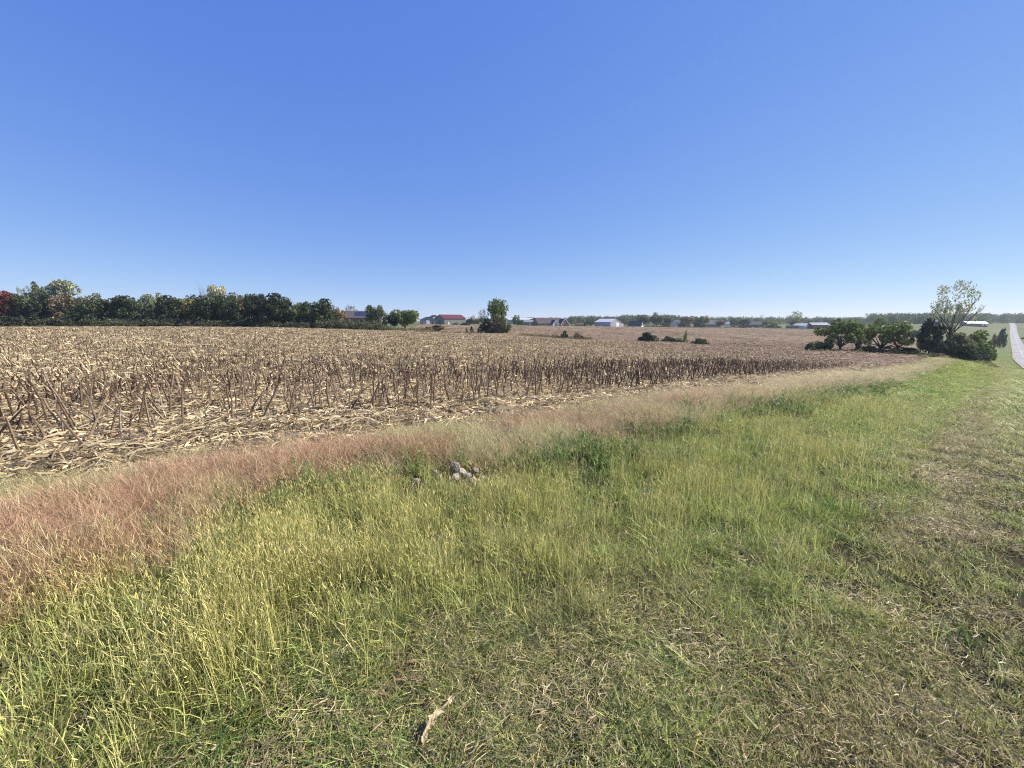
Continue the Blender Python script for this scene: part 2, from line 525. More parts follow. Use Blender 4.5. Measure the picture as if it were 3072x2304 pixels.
# ------------------------------------------------------------------ buildings
WALLM = {
    'greyblue': solid_mat('grey_metal_siding', (0.22, 0.245, 0.24), 0.5, 0.06, 1.0, 0.2, 5.0),
    'barn': solid_mat('sage_metal_siding', (0.20, 0.205, 0.175), 0.5, 0.06, 1.0, 0.1, 5.0),
    'white': solid_mat('white_siding', (0.60, 0.59, 0.56), 0.6, 0.06, 1.0),
    'palegrey': solid_mat('pale_grey_metal_siding', (0.36, 0.375, 0.385), 0.5, 0.05, 1.0, 0.1, 5.0),
    'brick': solid_mat('brown_brick', (0.27, 0.17, 0.13), 0.9, 0.3, 6.0),
    'darkred': solid_mat('dark_red_boards', (0.16, 0.055, 0.045), 0.8, 0.2, 3.0),
    'brown': solid_mat('brown_boards', (0.16, 0.12, 0.09), 0.85, 0.25, 3.0),
    'tan': solid_mat('tan_siding', (0.42, 0.36, 0.28), 0.8, 0.1, 2.0),
}
ROOFM = {
    'red': solid_mat('red_metal_roof', (0.13, 0.022, 0.028), 0.6, 0.08, 1.0, 0.1, 6.0),
    'white': solid_mat('white_metal_roof', (0.62, 0.62, 0.62), 0.4, 0.04, 1.0, 0.1, 6.0),
    'darkgreen': solid_mat('dark_green_metal_roof', (0.05, 0.09, 0.08), 0.4, 0.08, 1.0, 0.2, 6.0),
    'charcoal': solid_mat('charcoal_shingles', (0.06, 0.06, 0.065), 0.9, 0.25, 4.0),
    'brown': solid_mat('brown_shingles', (0.10, 0.078, 0.076), 0.9, 0.25, 4.0),
    'darkbrown': solid_mat('dark_brown_shingles', (0.075, 0.06, 0.06), 0.9, 0.25, 4.0),
    'grey': solid_mat('grey_shingles', (0.22, 0.23, 0.22), 0.9, 0.2, 4.0),
    'navy': solid_mat('navy_metal_roof', (0.07, 0.09, 0.16), 0.5, 0.1, 1.0, 0.2, 6.0),
    'cream': solid_mat('cream_metal_roof', (0.75, 0.66, 0.56), 0.5, 0.1, 1.0),
}
M_DOORW = solid_mat('white_door_paint', (0.8, 0.8, 0.8), 0.5, 0.03, 1.0)
M_DARK = solid_mat('dark_door_paint', (0.04, 0.035, 0.035), 0.6, 0.1, 1.0)
M_GLASS = solid_mat('dark_window_glass', (0.03, 0.04, 0.05), 0.1, 0.05, 1.0)
M_TRIM = solid_mat('white_trim_paint', (0.75, 0.75, 0.73), 0.5, 0.03, 1.0)
M_SOLAR = solid_mat('blue_solar_glass', (0.03, 0.04, 0.085), 0.4, 0.1, 1.0)


def gable_hull(L_, W, H, R, base=-1.5):
    mb = MB()
    l, w = L_ / 2, W / 2
    V = [(-l, -w, base), (-l, w, base), (-l, w, H), (-l, 0, H + R), (-l, -w, H), (l, -w, base), (l, w, base), (l, w, H), (l, 0, H + R), (l, -w, H)]
    mb.add(V, [(0, 4, 3, 2, 1), (5, 6, 7, 8, 9), (0, 5, 9, 4), (1, 2, 7, 6), (4, 9, 8, 3), (3, 8, 7, 2), (0, 1, 6, 5)])
    return mb


def roof_mesh(L_, W, H, R, ov=0.4, th=0.18):
    mb = MB()
    l, w = L_ / 2 + ov, W / 2
    k = ov * R / w
    for s in (-1, 1):
        V = [(-l, 0, H + R + 0.02), (l, 0, H + R + 0.02), (l, s * (w + ov), H - k + 0.02), (-l, s * (w + ov), H - k + 0.02)]
        V += [(a, b, c + th) for a, b, c in V]
        mb.add(V, [(0, 1, 2, 3), (7, 6, 5, 4), (0, 4, 5, 1), (1, 5, 6, 2), (2, 6, 7, 3), (3, 7, 4, 0)])
    return mb


def building(name, px, Y, yaw_deg, L_, W, H, R, wall, roof, label, cat, openings=(), zoff=0.0, ov=0.4, extra=None):
    """ridge along local X. openings: (kind, face, along, z0, width, height, mat); face in '+x','-x','+y','-y'"""
    z = EYE - float(drop((px - CX) / F_PX * Y, Y)) + zoff
    x = x_at(px, Y, z)
    root = link(name, None, loc=(x, Y, z), label=label, cat=cat)
    root.rotation_euler = (0, 0, math.radians(yaw_deg))
    link('wall', gable_hull(L_, W, H, R).mesh('wall', WALLM[wall], False), root)
    link('roof', roof_mesh(L_, W, H, R, ov).mesh('roof', ROOFM[roof], False), root)
    for kind, face, al, z0, w, h, mat in openings:
        mb = MB()
        d = 0.1
        if face in '+x-x':
            s = 1 if face == '+x' else -1
            mb.box((s * (L_ / 2 + d / 2 - 0.02), al, z0 + h / 2), (d, w, h))
        else:
            s = 1 if face == '+y' else -1
            mb.box((al, s * (W / 2 + d / 2 - 0.02), z0 + h / 2), (w, d, h))
        part = link(kind, mb.mesh(kind, mat, False), root)
        if kind == 'window':
            fr = MB(); t = 0.12
            e = d / 2 + 0.015
            for a_, z_, w_, h_ in ((0, z0 - t / 2, w + 2 * t, t), (0, z0 + h + t / 2, w + 2 * t, t), (-w / 2 - t / 2, z0 + h / 2, t, h), (w / 2 + t / 2, z0 + h / 2, t, h)):
                if face in '+x-x':
                    fr.box((s * (L_ / 2 + e), al + a_, z_ + 0), (d + 0.03, w_, h_))
                else:
                    fr.box((al + a_, s * (W / 2 + e), z_ + 0), (w_, d + 0.03, h_))
            link('window_frame', fr.mesh('window_frame', M_TRIM, False), part)
    if extra:
        extra(root)
    return root


def porch_block(pname, c, s, mat):
    def f(root):
        mb = MB(); mb.box(c, s); link(pname, mb.mesh(pname, mat, False), root)
    return f


# barn with the red roof
building('barn', 1352, 322, 40, 19.5, 14.0, 4.6, 3.0, 'barn', 'red', 'big sage green metal barn with a bright red roof', 'barn',
         [('door', '-x', 0, 0, 3.6, 3.4, solid_mat('navy_door', (0.10, 0.11, 0.15), 0.6, 0.05)), ('door', '-y', -6, 0, 1.1, 2.1, M_TRIM),
          ('window', '-y', 3, 1.4, 1.0, 1.0, M_GLASS)])
building('pole_shed', 1283, 300, -68, 13, 9.0, 3.3, 2.0, 'greyblue', 'darkgreen', 'small grey shed with a green roof and one white gable door', 'shed',
         [('door', '+x', -0.8, 0, 2.6, 2.9, M_DOORW), ('door', '+x', 2.6, 0, 0.9, 2.0, M_DARK)])
building('small_house', 1302, 335, -60, 9, 7, 4.6, 2.4, 'white', 'charcoal', 'small white house end showing behind the green roofed shed', 'house',
         [('window', '+x', 0, 4.2, 1.0, 1.2, M_GLASS)])


def solar(root):
    for k in range(4):
        mb = MB()
        W, H, R = 9.0, 3.0, 3.2
        sl = math.atan2(R, W / 2)
        xs = -3.2 + k * 2.3
        pts = []
        for yy in (0.18, 0.82):
            y = -(W / 2) * yy
            zz = H + R * (1 - yy) + 0.24
            pts += [(xs, y, zz), (xs + 2.1, y, zz)]
        V = pts + [(a, b - 0.03, c + 0.07) for a, b, c in pts]
        mb.add(V, [(0, 1, 3, 2), (4, 6, 7, 5), (0, 4, 5, 1), (2, 3, 7, 6), (0, 2, 6, 4), (1, 5, 7, 3)])
        link('solar_panel', mb.mesh('solar_panel', M_SOLAR, False), root)


building('brick_house', 1088, 205, 14, 16.5, 9.0, 3.0, 3.2, 'brick', 'brown', 'low brick house with blue panels on a brown roof behind the hedge', 'house',
         [('window', '-y', -5, 0.9, 1.4, 1.3, M_GLASS), ('window', '-y', 0, 0.9, 1.4, 1.3, M_GLASS), ('window', '-y', 5, 0.9, 1.4, 1.3, M_GLASS), ('window', '-x', 0, 0.9, 1.2, 1.3, M_GLASS)], zoff=1.6, extra=solar)

building('long_barn', 1560, 520, 8, 32, 10, 4.4, 2.2, 'palegrey', 'white', 'long low building with a white roof beyond the lone tree', 'barn',
         [('door', '-y', 6, 0, 4, 3, M_DARK), ('door', '-y', -8, 0, 4, 3, M_DARK)], zoff=1.0)
building('farm_shed', 1412, 470, 5, 20, 8, 3.2, 1.8, 'brown', 'white', 'low brown shed with white roof glimpsed beside the lone tree', 'shed',
         [('door', '-y', 3, 0, 3, 2.5, M_DARK), ('door', '-y', -5, 0, 3, 2.5, M_DARK)], zoff=1.0)
building('ranch_house', 1588, 400, 4, 11, 8, 3.0, 2.0, 'greyblue', 'grey', 'grey sided house with grey roof next to the big dark roof', 'house',
         [('window', '-y', -3, 0.9, 1.4, 1.3, M_GLASS), ('window', '-y', 2, 0.9, 1.4, 1.3, M_GLASS), ('door', '-y', 0, 0.1, 1.0, 2.1, M_DOORW)], zoff=0.2)


def big_house_wings(root):
    # two street-facing gables: a white one and a brick one with white verge boards
    for nm, xx, W, H, R, wall, roofm in (('white_gable', 3.2, 6.6, 1.9, 3.6, 'white', 'charcoal'), ('brick_gable', 13.2, 9.0, 1.7, 5.0, 'brick', 'charcoal')):
        Lw = 8.0
        mb = MB(); w = W / 2; y0, y1 = -9.5, -1.5
        V = [(xx - w, y0, -1.5), (xx + w, y0, -1.5), (xx + w, y0, H), (xx, y0, H + R), (xx - w, y0, H), (xx - w, y1, -1.5), (xx + w, y1, -1.5), (xx + w, y1, H), (xx, y1, H + R), (xx - w, y1, H)]
        mb.add(V, [(0, 1, 2, 3, 4), (5, 9, 8, 7, 6), (0, 4, 9, 5), (1, 6, 7, 2), (4, 3, 8, 9), (3, 2, 7, 8)])
        wing = link('gable_wing', mb.mesh('gable_wing', WALLM[wall], False), root)
        wing['label'] = 'white gable wing' if wall == 'white' else 'brick gable wing with white edge boards'
        rb = MB()
        tb = MB()
        for s in (-1, 1):
            k = 0.5
            V = [(xx, y0 - 0.4, H + R + 0.05), (xx + s * (w + k), y0 - 0.4, H - R * k / w + 0.05), (xx + s * (w + k), y1, H - R * k / w + 0.05), (xx, y1, H + R + 0.05)]
            V += [(a, b, c + 0.2) for a, b, c in V]
            rb.add(V, [(0, 1, 2, 3), (7, 6, 5, 4), (0, 4, 5, 1), (1, 5, 6, 2), (2, 6, 7, 3), (3, 7, 4, 0)])
            V = [(xx, y0 - 0.46, H + R - 0.35), (xx + s * (w + k), y0 - 0.46, H - R * k / w - 0.35), (xx + s * (w + k), y0 - 0.46, H - R * k / w + 0.25), (xx, y0 - 0.46, H + R + 0.25)]
            V += [(a, b - 0.08, c) for a, b, c in V]
            tb.add(V, [(0, 1, 2, 3), (7, 6, 5, 4), (0, 4, 5, 1), (1, 5, 6, 2), (2, 6, 7, 3), (3, 7, 4, 0)])
        link('wing_roof', rb.mesh('wing_roof', ROOFM[roofm], False), wing)
        link('verge_board', tb.mesh('verge_board', M_TRIM, False), wing)
        wb = MB(); wb.box((xx, y0 - 0.05, 0.9), (1.6, 0.1, 1.4))
        link('window', wb.mesh('window', M_GLASS, False), wing)


building('large_house', 1643, 385, 26, 27, 11, 2.4, 5.0, 'brick', 'darkbrown', 'large house with broad dark roof and two steep front gables', 'house',
         [('window', '-y', -8, 0.7, 1.6, 1.4, M_GLASS), ('window', '-y', -3, 0.7, 1.6, 1.4, M_GLASS), ('door', '-y', -0.6, 0, 1.1, 2.1, M_DOORW)], extra=big_house_wings)


def lean_to(root):
    mb = MB()
    # lower shed on the far long side
    V = [(8.9, -9 - 5.5, -1.5), (8.9, -9, -1.5), (8.9, -9, 4.2), (8.9, -14.5, 3.0), (-2, -14.5, -1.5), (-2, -9, -1.5), (-2, -9, 4.2), (-2, -14.5, 3.0)]
    V = [(a, -b, c) for a, b, c in V]
    mb.add(V, [(0, 3, 2, 1), (4, 5, 6, 7), (0, 4, 7, 3), (3, 7, 6, 2), (1, 2, 6, 5)])
    link('lean_to', mb.mesh('lean_to', WALLM['palegrey'], False), root)


building('white_roof_barn', 1823, 402, -48, 18.5, 17.5, 4.8, 2.9, 'palegrey', 'white', 'pale grey metal barn with a white roof and white door', 'barn',
         [('door', '+x', 3.0, 0, 4.4, 4.2, M_DOORW), ('door', '-y', -2, 0, 1.1, 2.1, M_TRIM), ('window', '-y', 4, 1.2, 1.2, 1.0, M_GLASS)], extra=lean_to, zoff=-0.3)
building('chalet_house', 1908, 415, -35, 13, 8, 1.4, 4.6, 'white', 'charcoal', 'house with steep black roof and white gable end near the white barn', 'house',
         [('window', '+x', 0, 1.6, 1.4, 1.4, M_GLASS)])
building('outbuilding', 1742, 410, 2, 10, 5, 1.6, 0.9, 'brick', 'brown', 'very low brick outbuilding between two dark trees', 'shed',
         [('door', '-y', 0, 0, 1, 1.4, M_DARK)])
building('white_house', 2032, 520, 10, 12, 9, 5.2, 2.6, 'white', 'charcoal', 'tall white house half hidden among rounded trees', 'house',
         [('window', '-y', -3, 3.0, 1.2, 1.4, M_GLASS), ('window', '-y', 2, 3.0, 1.2, 1.4, M_GLASS)])
building('grey_house', 2135, 500, -18, 18, 11, 3.2, 4.6, 'greyblue', 'grey', 'wide grey house with tall grey roof in the row of trees', 'house',
         [('window', '-y', -4, 0.9, 1.4, 1.3, M_GLASS), ('window', '-y', 3, 0.9, 1.4, 1.3, M_GLASS)])
building('blue_roof_house', 2183, 540, 8, 12, 8, 3.4, 2.4, 'white', 'navy', 'white house with a blue roof showing above garden bushes', 'house',
         [('window', '-y', 2, 0.9, 1.4, 1.3, M_GLASS)])
building('dark_house', 2265, 505, -10, 17, 10, 2.8, 3.8, 'brown', 'brown', 'dark brown house with brown roof between bushy trees', 'house',
         [('window', '-y', -3, 0.9, 1.4, 1.3, M_GLASS), ('window', '-y', 3, 0.9, 1.4, 1.3, M_GLASS)])
building('white_shed', 2402, 430, -60, 12, 8, 3.2, 2.2, 'white', 'cream', 'plain white gabled shed next to a dark trailer', 'shed',
         [('door', '+x', 0, 0, 2.4, 2.3, M_TRIM)])
building('red_shed', 2452, 425, -4, 17, 9, 4.0, 2.4, 'darkred', 'navy', 'dark red shed with navy roof and two open dark bays', 'shed',
         [('door', '-y', -5.0, 0, 3.4, 3.0, M_DARK), ('door', '-y', 0.2, 0, 3.4, 3.0, M_DARK)])
building('roadside_house', 2791, 420, -25, 9, 7, 3.4, 2.4, 'palegrey', 'grey', 'grey roofed house rising behind the dark cedar', 'house',
         [('window', '-y', 0, 1.0, 1.2, 1.2, M_GLASS)])
building('cream_barn', 2920, 470, -8, 21, 9, 3.0, 2.2, 'brown', 'cream', 'long brown barn with pale cream roof up the hill by the road', 'barn',
         [('door', '-y', 5.5, 0.4, 2.4, 2.2, M_DOORW), ('door', '-y', 9, 0.4, 2.0, 2.2, M_DOORW), ('door', '-y', -3, 0, 5, 2.4, M_DARK)], zoff=0.6)


def trailer():
    Y = 425; px = 2376
    z = EYE - float(drop((px - CX) / F_PX * Y, Y)); x = x_at(px, Y, z)
    r = link('livestock_trailer', None, loc=(x, Y, z), label='dark boxy trailer parked beside the white shed', cat='trailer')
    mb = MB(); mb.box((0, 0, 2.0), (12, 2.6, 2.6)); link('body', mb.mesh('body', WALLM['brown'], False), r)
    for xx in (-1.0, 0.6):
        for yy in (-1.2, 1.2):
            t = MB(); t.tube([(xx, yy - 0.14, 0.45), (xx, yy + 0.14, 0.45)], 0.45, 12); link('wheel', t.mesh('wheel', M_DARK, False), r)
    t = MB(); t.tube([(-6, 0, 0.8), (-7.6, 0, 0.7)], 0.09, 6); link('drawbar', t.mesh('drawbar', M_DARK, False), r)


trailer()

# ------------------------------------------------------------------ trees and shrubs
BARK = solid_mat('grey_bark', (0.075, 0.06, 0.047), 0.95, 0.3, 6.0)
BARKP = solid_mat('pale_bark', (0.28, 0.25, 0.21), 0.9, 0.3, 6.0)
LEAFC = {
    'dark': ((0.040, 0.058, 0.022), (0.055, 0.075, 0.026)),
    'deep': ((0.028, 0.042, 0.018), (0.04, 0.05, 0.02)),
    'olive': ((0.115, 0.125, 0.052), (0.16, 0.155, 0.07)),
    'green': ((0.095, 0.135, 0.038), (0.14, 0.165, 0.05)),
    'yellow': ((0.20, 0.20, 0.035), (0.24, 0.14, 0.03)),
    'gold': ((0.21, 0.155, 0.05), (0.17, 0.12, 0.05)),
    'red': ((0.16, 0.035, 0.025), (0.11, 0.045, 0.025)),
    'pale': ((0.25, 0.26, 0.15), (0.32, 0.31, 0.2)),
    'cream': ((0.38, 0.37, 0.23), (0.42, 0.38, 0.26)),
    'bare': ((0.22, 0.19, 0.15), (0.16, 0.13, 0.1)),
    'tan': ((0.20, 0.145, 0.085), (0.15, 0.13, 0.06)),
    'cedar': ((0.020, 0.028, 0.014), (0.03, 0.03, 0.015)),
    'rust': ((0.035, 0.022, 0.018), (0.03, 0.018, 0.016)),
    'lime': ((0.15, 0.19, 0.045), (0.2, 0.21, 0.06)),
}
LEAFM = {k: plant_mat('leaf_' + k, 0.35, False, tuple(q * 1.45 for q in a), tuple(q * 1.45 for q in b), 1.0, 0.03) for k, (a, b) in LEAFC.items()}


def leaf_quads(mb, C, size, r):
    """random leaf sprays (bent quads) at the points C"""
    n = len(C)
    nrm = r.normal(size=(n, 3)); nrm[:, 2] = np.abs(nrm[:, 2]) * 1.2; nrm /= np.linalg.norm(nrm, axis=1)[:, None]
    t = np.cross(nrm, r.normal(size=(n, 3))); t /= np.linalg.norm(t, axis=1)[:, None] + 1e-9
    b = np.cross(nrm, t)
    s = size * r.uniform(0.55, 1.35, n)[:, None]
    a0 = C - t * s * 0.5; a1 = C + b * s * 0.32 - nrm * s * .06; a2 = C + t * s * 0.5; a3 = C - b * s * 0.32 - nrm * s * .06
    V = np.stack([a0, a1, a2, a3], 1).reshape(-1, 3)
    vv = np.repeat(r.uniform(0, 1, n), 4); mk = np.repeat(r.uniform(0, 1, n) ** 2, 4)
    F = [(4 * i, 4 * i + 1, 4 * i + 2, 4 * i + 3) for i in range(n)]
    mb.add(V, F, vv, mk)


def crown_points(kind, n, r):
    """unit tree: height 1, nominal crown width 1"""
    lobes = []
    if kind == 'round':
        for _ in range(24):
            d = r.normal(size=3); d /= np.linalg.norm(d)
            lobes.append((d * np.array([0.33, 0.33, 0.30]) * r.uniform(0.6, 1.05) + np.array([0, 0, 0.60]), r.uniform(0.10, 0.19)))
        lobes.append((np.array([0, 0, 0.58]), 0.26))
    elif kind == 'oak':
        for _ in range(34):
            zz = r.uniform(0.12, 0.90)
            rad = 0.40 * math.sqrt(max(0.05, 1 - ((zz - 0.50) / 0.55) ** 2))
            an = r.uniform(0, 6.283); q = r.uniform(0.5, 1.0)
            lobes.append((np.array([math.cos(an) * rad * q, math.sin(an) * rad * q, zz]), r.uniform(0.09, 0.17)))
    elif kind == 'tall':
        for _ in range(22):
            zz = r.uniform(0.30, 0.94)
            rad = 0.38 * math.sqrt(max(0.05, 1 - ((zz - 0.66) / 0.40) ** 2))
            an = r.uniform(0, 6.283); q = r.uniform(0.4, 1.0)
            lobes.append((np.array([math.cos(an) * rad * q, math.sin(an) * rad * q, zz]), r.uniform(0.08, 0.15)))
    elif kind == 'airy':
        for _ in range(85):
            d = r.normal(size=3); d /= np.linalg.norm(d)
            lobes.append((d * np.array([0.42, 0.42, 0.31]) * r.uniform(0.2, 1.04) ** 0.6 + np.array([0.0, 0, 0.67]), r.uniform(0.03, 0.075)))
    elif kind == 'cone':
        for _ in range(40):
            zz = r.uniform(0.03, 0.97); rad = 0.46 * (1 - zz) ** 0.8; an = r.uniform(0, 6.283); q = r.uniform(0.4, 1.0)
            lobes.append((np.array([math.cos(an) * rad * q, math.sin(an) * rad * q, zz]), 0.05 + 0.08 * (1 - zz)))
    elif kind == 'shrub':
        for _ in range(22):
            an = r.uniform(0, 6.283); q = math.sqrt(r.uniform(0, 1)) * 0.42; zz = r.uniform(0.12, 0.85) * (1 - (q / 0.5) ** 2) + 0.08
            lobes.append((np.array([math.cos(an) * q, math.sin(an) * q, zz]), r.uniform(0.10, 0.2)))
    elif kind == 'umbrella':     # open under the crown, limbs arching outward
        for _ in range(30):
            an = r.uniform(0, 6.283); q = math.sqrt(r.uniform(0, 1)) * 0.48
            zz = 0.93 - 1.1 * q * q - r.uniform(0, 0.42)
            lobes.append((np.array([math.cos(an) * q, math.sin(an) * q, zz]), r.uniform(0.06, 0.15)))
    w = np.array([l[1] ** 2 for l in lobes]); w /= w.sum()
    ix = r.choice(len(lobes), n, p=w)
    c = np.array([l[0] for l in lobes])[ix]; rad = np.array([l[1] for l in lobes])[ix]
    d = r.normal(size=(n, 3)); d /= np.linalg.norm(d, axis=1)[:, None]
    p = c + d * (rad * r.uniform(0.45, 1.08, n) ** 0.7)[:, None]
    p[:, 2] = np.clip(p[:, 2], 0.0, 1.0)
    return p, lobes


LEAFN = {'round': (2900, 0.068), 'oak': (3600, 0.068), 'tall': (2500, 0.062), 'airy': (2700, 0.028), 'cone': (2800, 0.060), 'shrub': (1900, 0.095), 'umbrella': (3800, 0.058)}
CROWN, TRUNK = {}, {}
for kind, (n, sz) in LEAFN.items():
    for var in range(3):
        r = np.random.default_rng(100 + var * 17 + len(kind) * 5)
        P, lobes = crown_points(kind, n, r)
        mb = MB(); leaf_quads(mb, P, sz, r)
        CROWN[kind, var] = mb.mesh('crown_' + kind, LEAFM['dark'])
        tb = MB()
        if kind in ('round', 'oak', 'tall', 'airy', 'umbrella'):
            fork = {'round': 0.32, 'oak': 0.22, 'tall': 0.42, 'airy': 0.26, 'umbrella': 0.14}[kind]
            tr = {'airy': 0.020, 'umbrella': 0.03}.get(kind, 0.022)
            tb.tube([(0, 0, -0.08), (0.008, 0, fork * .5), (0.0, 0.01, fork), (0.01, -0.01, fork + 0.18)], [tr * 1.3, tr, tr * 0.85, tr * 0.5], 7)
            big = sorted(lobes, key=lambda l: -np.linalg.norm(l[0][:2]))[:14 if kind in ('airy', 'umbrella') else 7]
            for c, rr in big:
                s0 = np.array([0.0, 0.01, fork + r.uniform(-0.06, 0.12)])
                mid = (s0 + c) / 2 + np.array([0, 0, 0.05 if kind == 'umbrella' else -0.02]) + r.normal(size=3) * 0.02
                tb.tube([s0, mid, c], [tr * 0.5, tr * 0.32, tr * 0.12], 5)
                for _ in range(3):
                    e = c + r.normal(size=3) * rr * 0.8
                    tb.tube([mid * 0.4 + c * 0.6, e], [tr * 0.2, tr * 0.06], 3)
        elif kind == 'cone':
            tb.tube([(0, 0, -0.08), (0, 0, 0.9)], [0.025, 0.004], 6)
        else:
            for _ in range(7):
                e = r.normal(size=3) * np.array([0.2, 0.2, 0.1]) + np.array([0, 0, 0.6])
                tb.tube([(e[0] * .15, e[1] * .15, -0.08), (e[0] * .6, e[1] * .6, 0.35), e], [0.02, 0.013, 0.005], 4)
        TRUNK[kind, var] = tb.mesh('trunk_' + kind, BARK)
# leafless tree
for var in range(2):
    r = np.random.default_rng(300 + var)
    tb, cb = MB(), MB()
    tb.tube([(0, 0, -0.08), (0.005, 0, 0.3), (0, 0, 0.55)], [0.022, 0.016, 0.009], 6)
    for i in range(26):
        an = r.uniform(0, 6.283); z0 = r.uniform(0.25, 0.55); L_ = r.uniform(0.25, 0.5)
        d = np.array([math.cos(an) * 0.5, math.sin(an) * 0.5, 1.0]); d /= np.linalg.norm(d)
        p0 = np.array([0, 0, z0]); p1 = p0 + d * L_ * 0.6 + r.normal(size=3) * 0.02; p2 = p0 + d * L_ + r.normal(size=3) * 0.03
        cb.tube([p0, p1, p2], [0.007, 0.005, 0.002], 4, r.uniform(0, 1))
        for _ in range(5):
            q = p1 + (p2 - p1) * r.uniform(0, 1); e = q + d * 0.1 + r.normal(size=3) * 0.05
            cb.tube([q, e], [0.003, 0.001], 3, r.uniform(0, 1), cap=False)
    P = r.normal(size=(130, 3)) * np.array([0.17, 0.17, 0.14]) + np.array([0, 0, 0.75])
    leaf_quads(cb, P, 0.03, r)
    TRUNK['bare', var] = tb.mesh('trunk_bare', BARKP)
    CROWN['bare', var] = cb.mesh('crown_bare', LEAFM['bare'])

_treecount = [0]


def tree(name, px, Y, top, width, kind, colour, label, cat='tree', group=None, base=None, dy=0.0, bark=None):
    """base at forward depth Y under picture column px; height from the measured top, crown width in measured pixels"""
    x0 = (px - CX) / F_PX * Y
    z = EYE - float(drop(x0, Y)) if base is None else z_at(base, Y)
    x = x_at(px, Y, z)
    h = z_at(top, Y) - z
    w = width * Y / F_PX
    i = _treecount[0]; _treecount[0] += 1
    var = i % (2 if kind == 'bare' else 3)
    root = link(name, None, loc=(x, Y + dy, z), label=label, cat=cat, group=group)
    root.rotation_euler = (0, 0, (i * 2.399) % 6.283)
    w *= {'oak': 1.28, 'round': 1.22, 'tall': 1.18, 'cone': 1.1, 'shrub': 1.12}.get(kind, 1.06)
    root.scale = (w, w, h)
    nm = ('trunk', 'crown') if cat == 'tree' else ('stem', 'foliage')
    t = link(nm[0], TRUNK[kind, var], root)
    c = link(nm[1], CROWN[kind, var], root)
    c.material_slots[0].link = 'OBJECT'; c.material_slots[0].material = LEAFM[colour]
    if bark:
        t.material_slots[0].link = 'OBJECT'; t.material_slots[0].material = bark
    return root


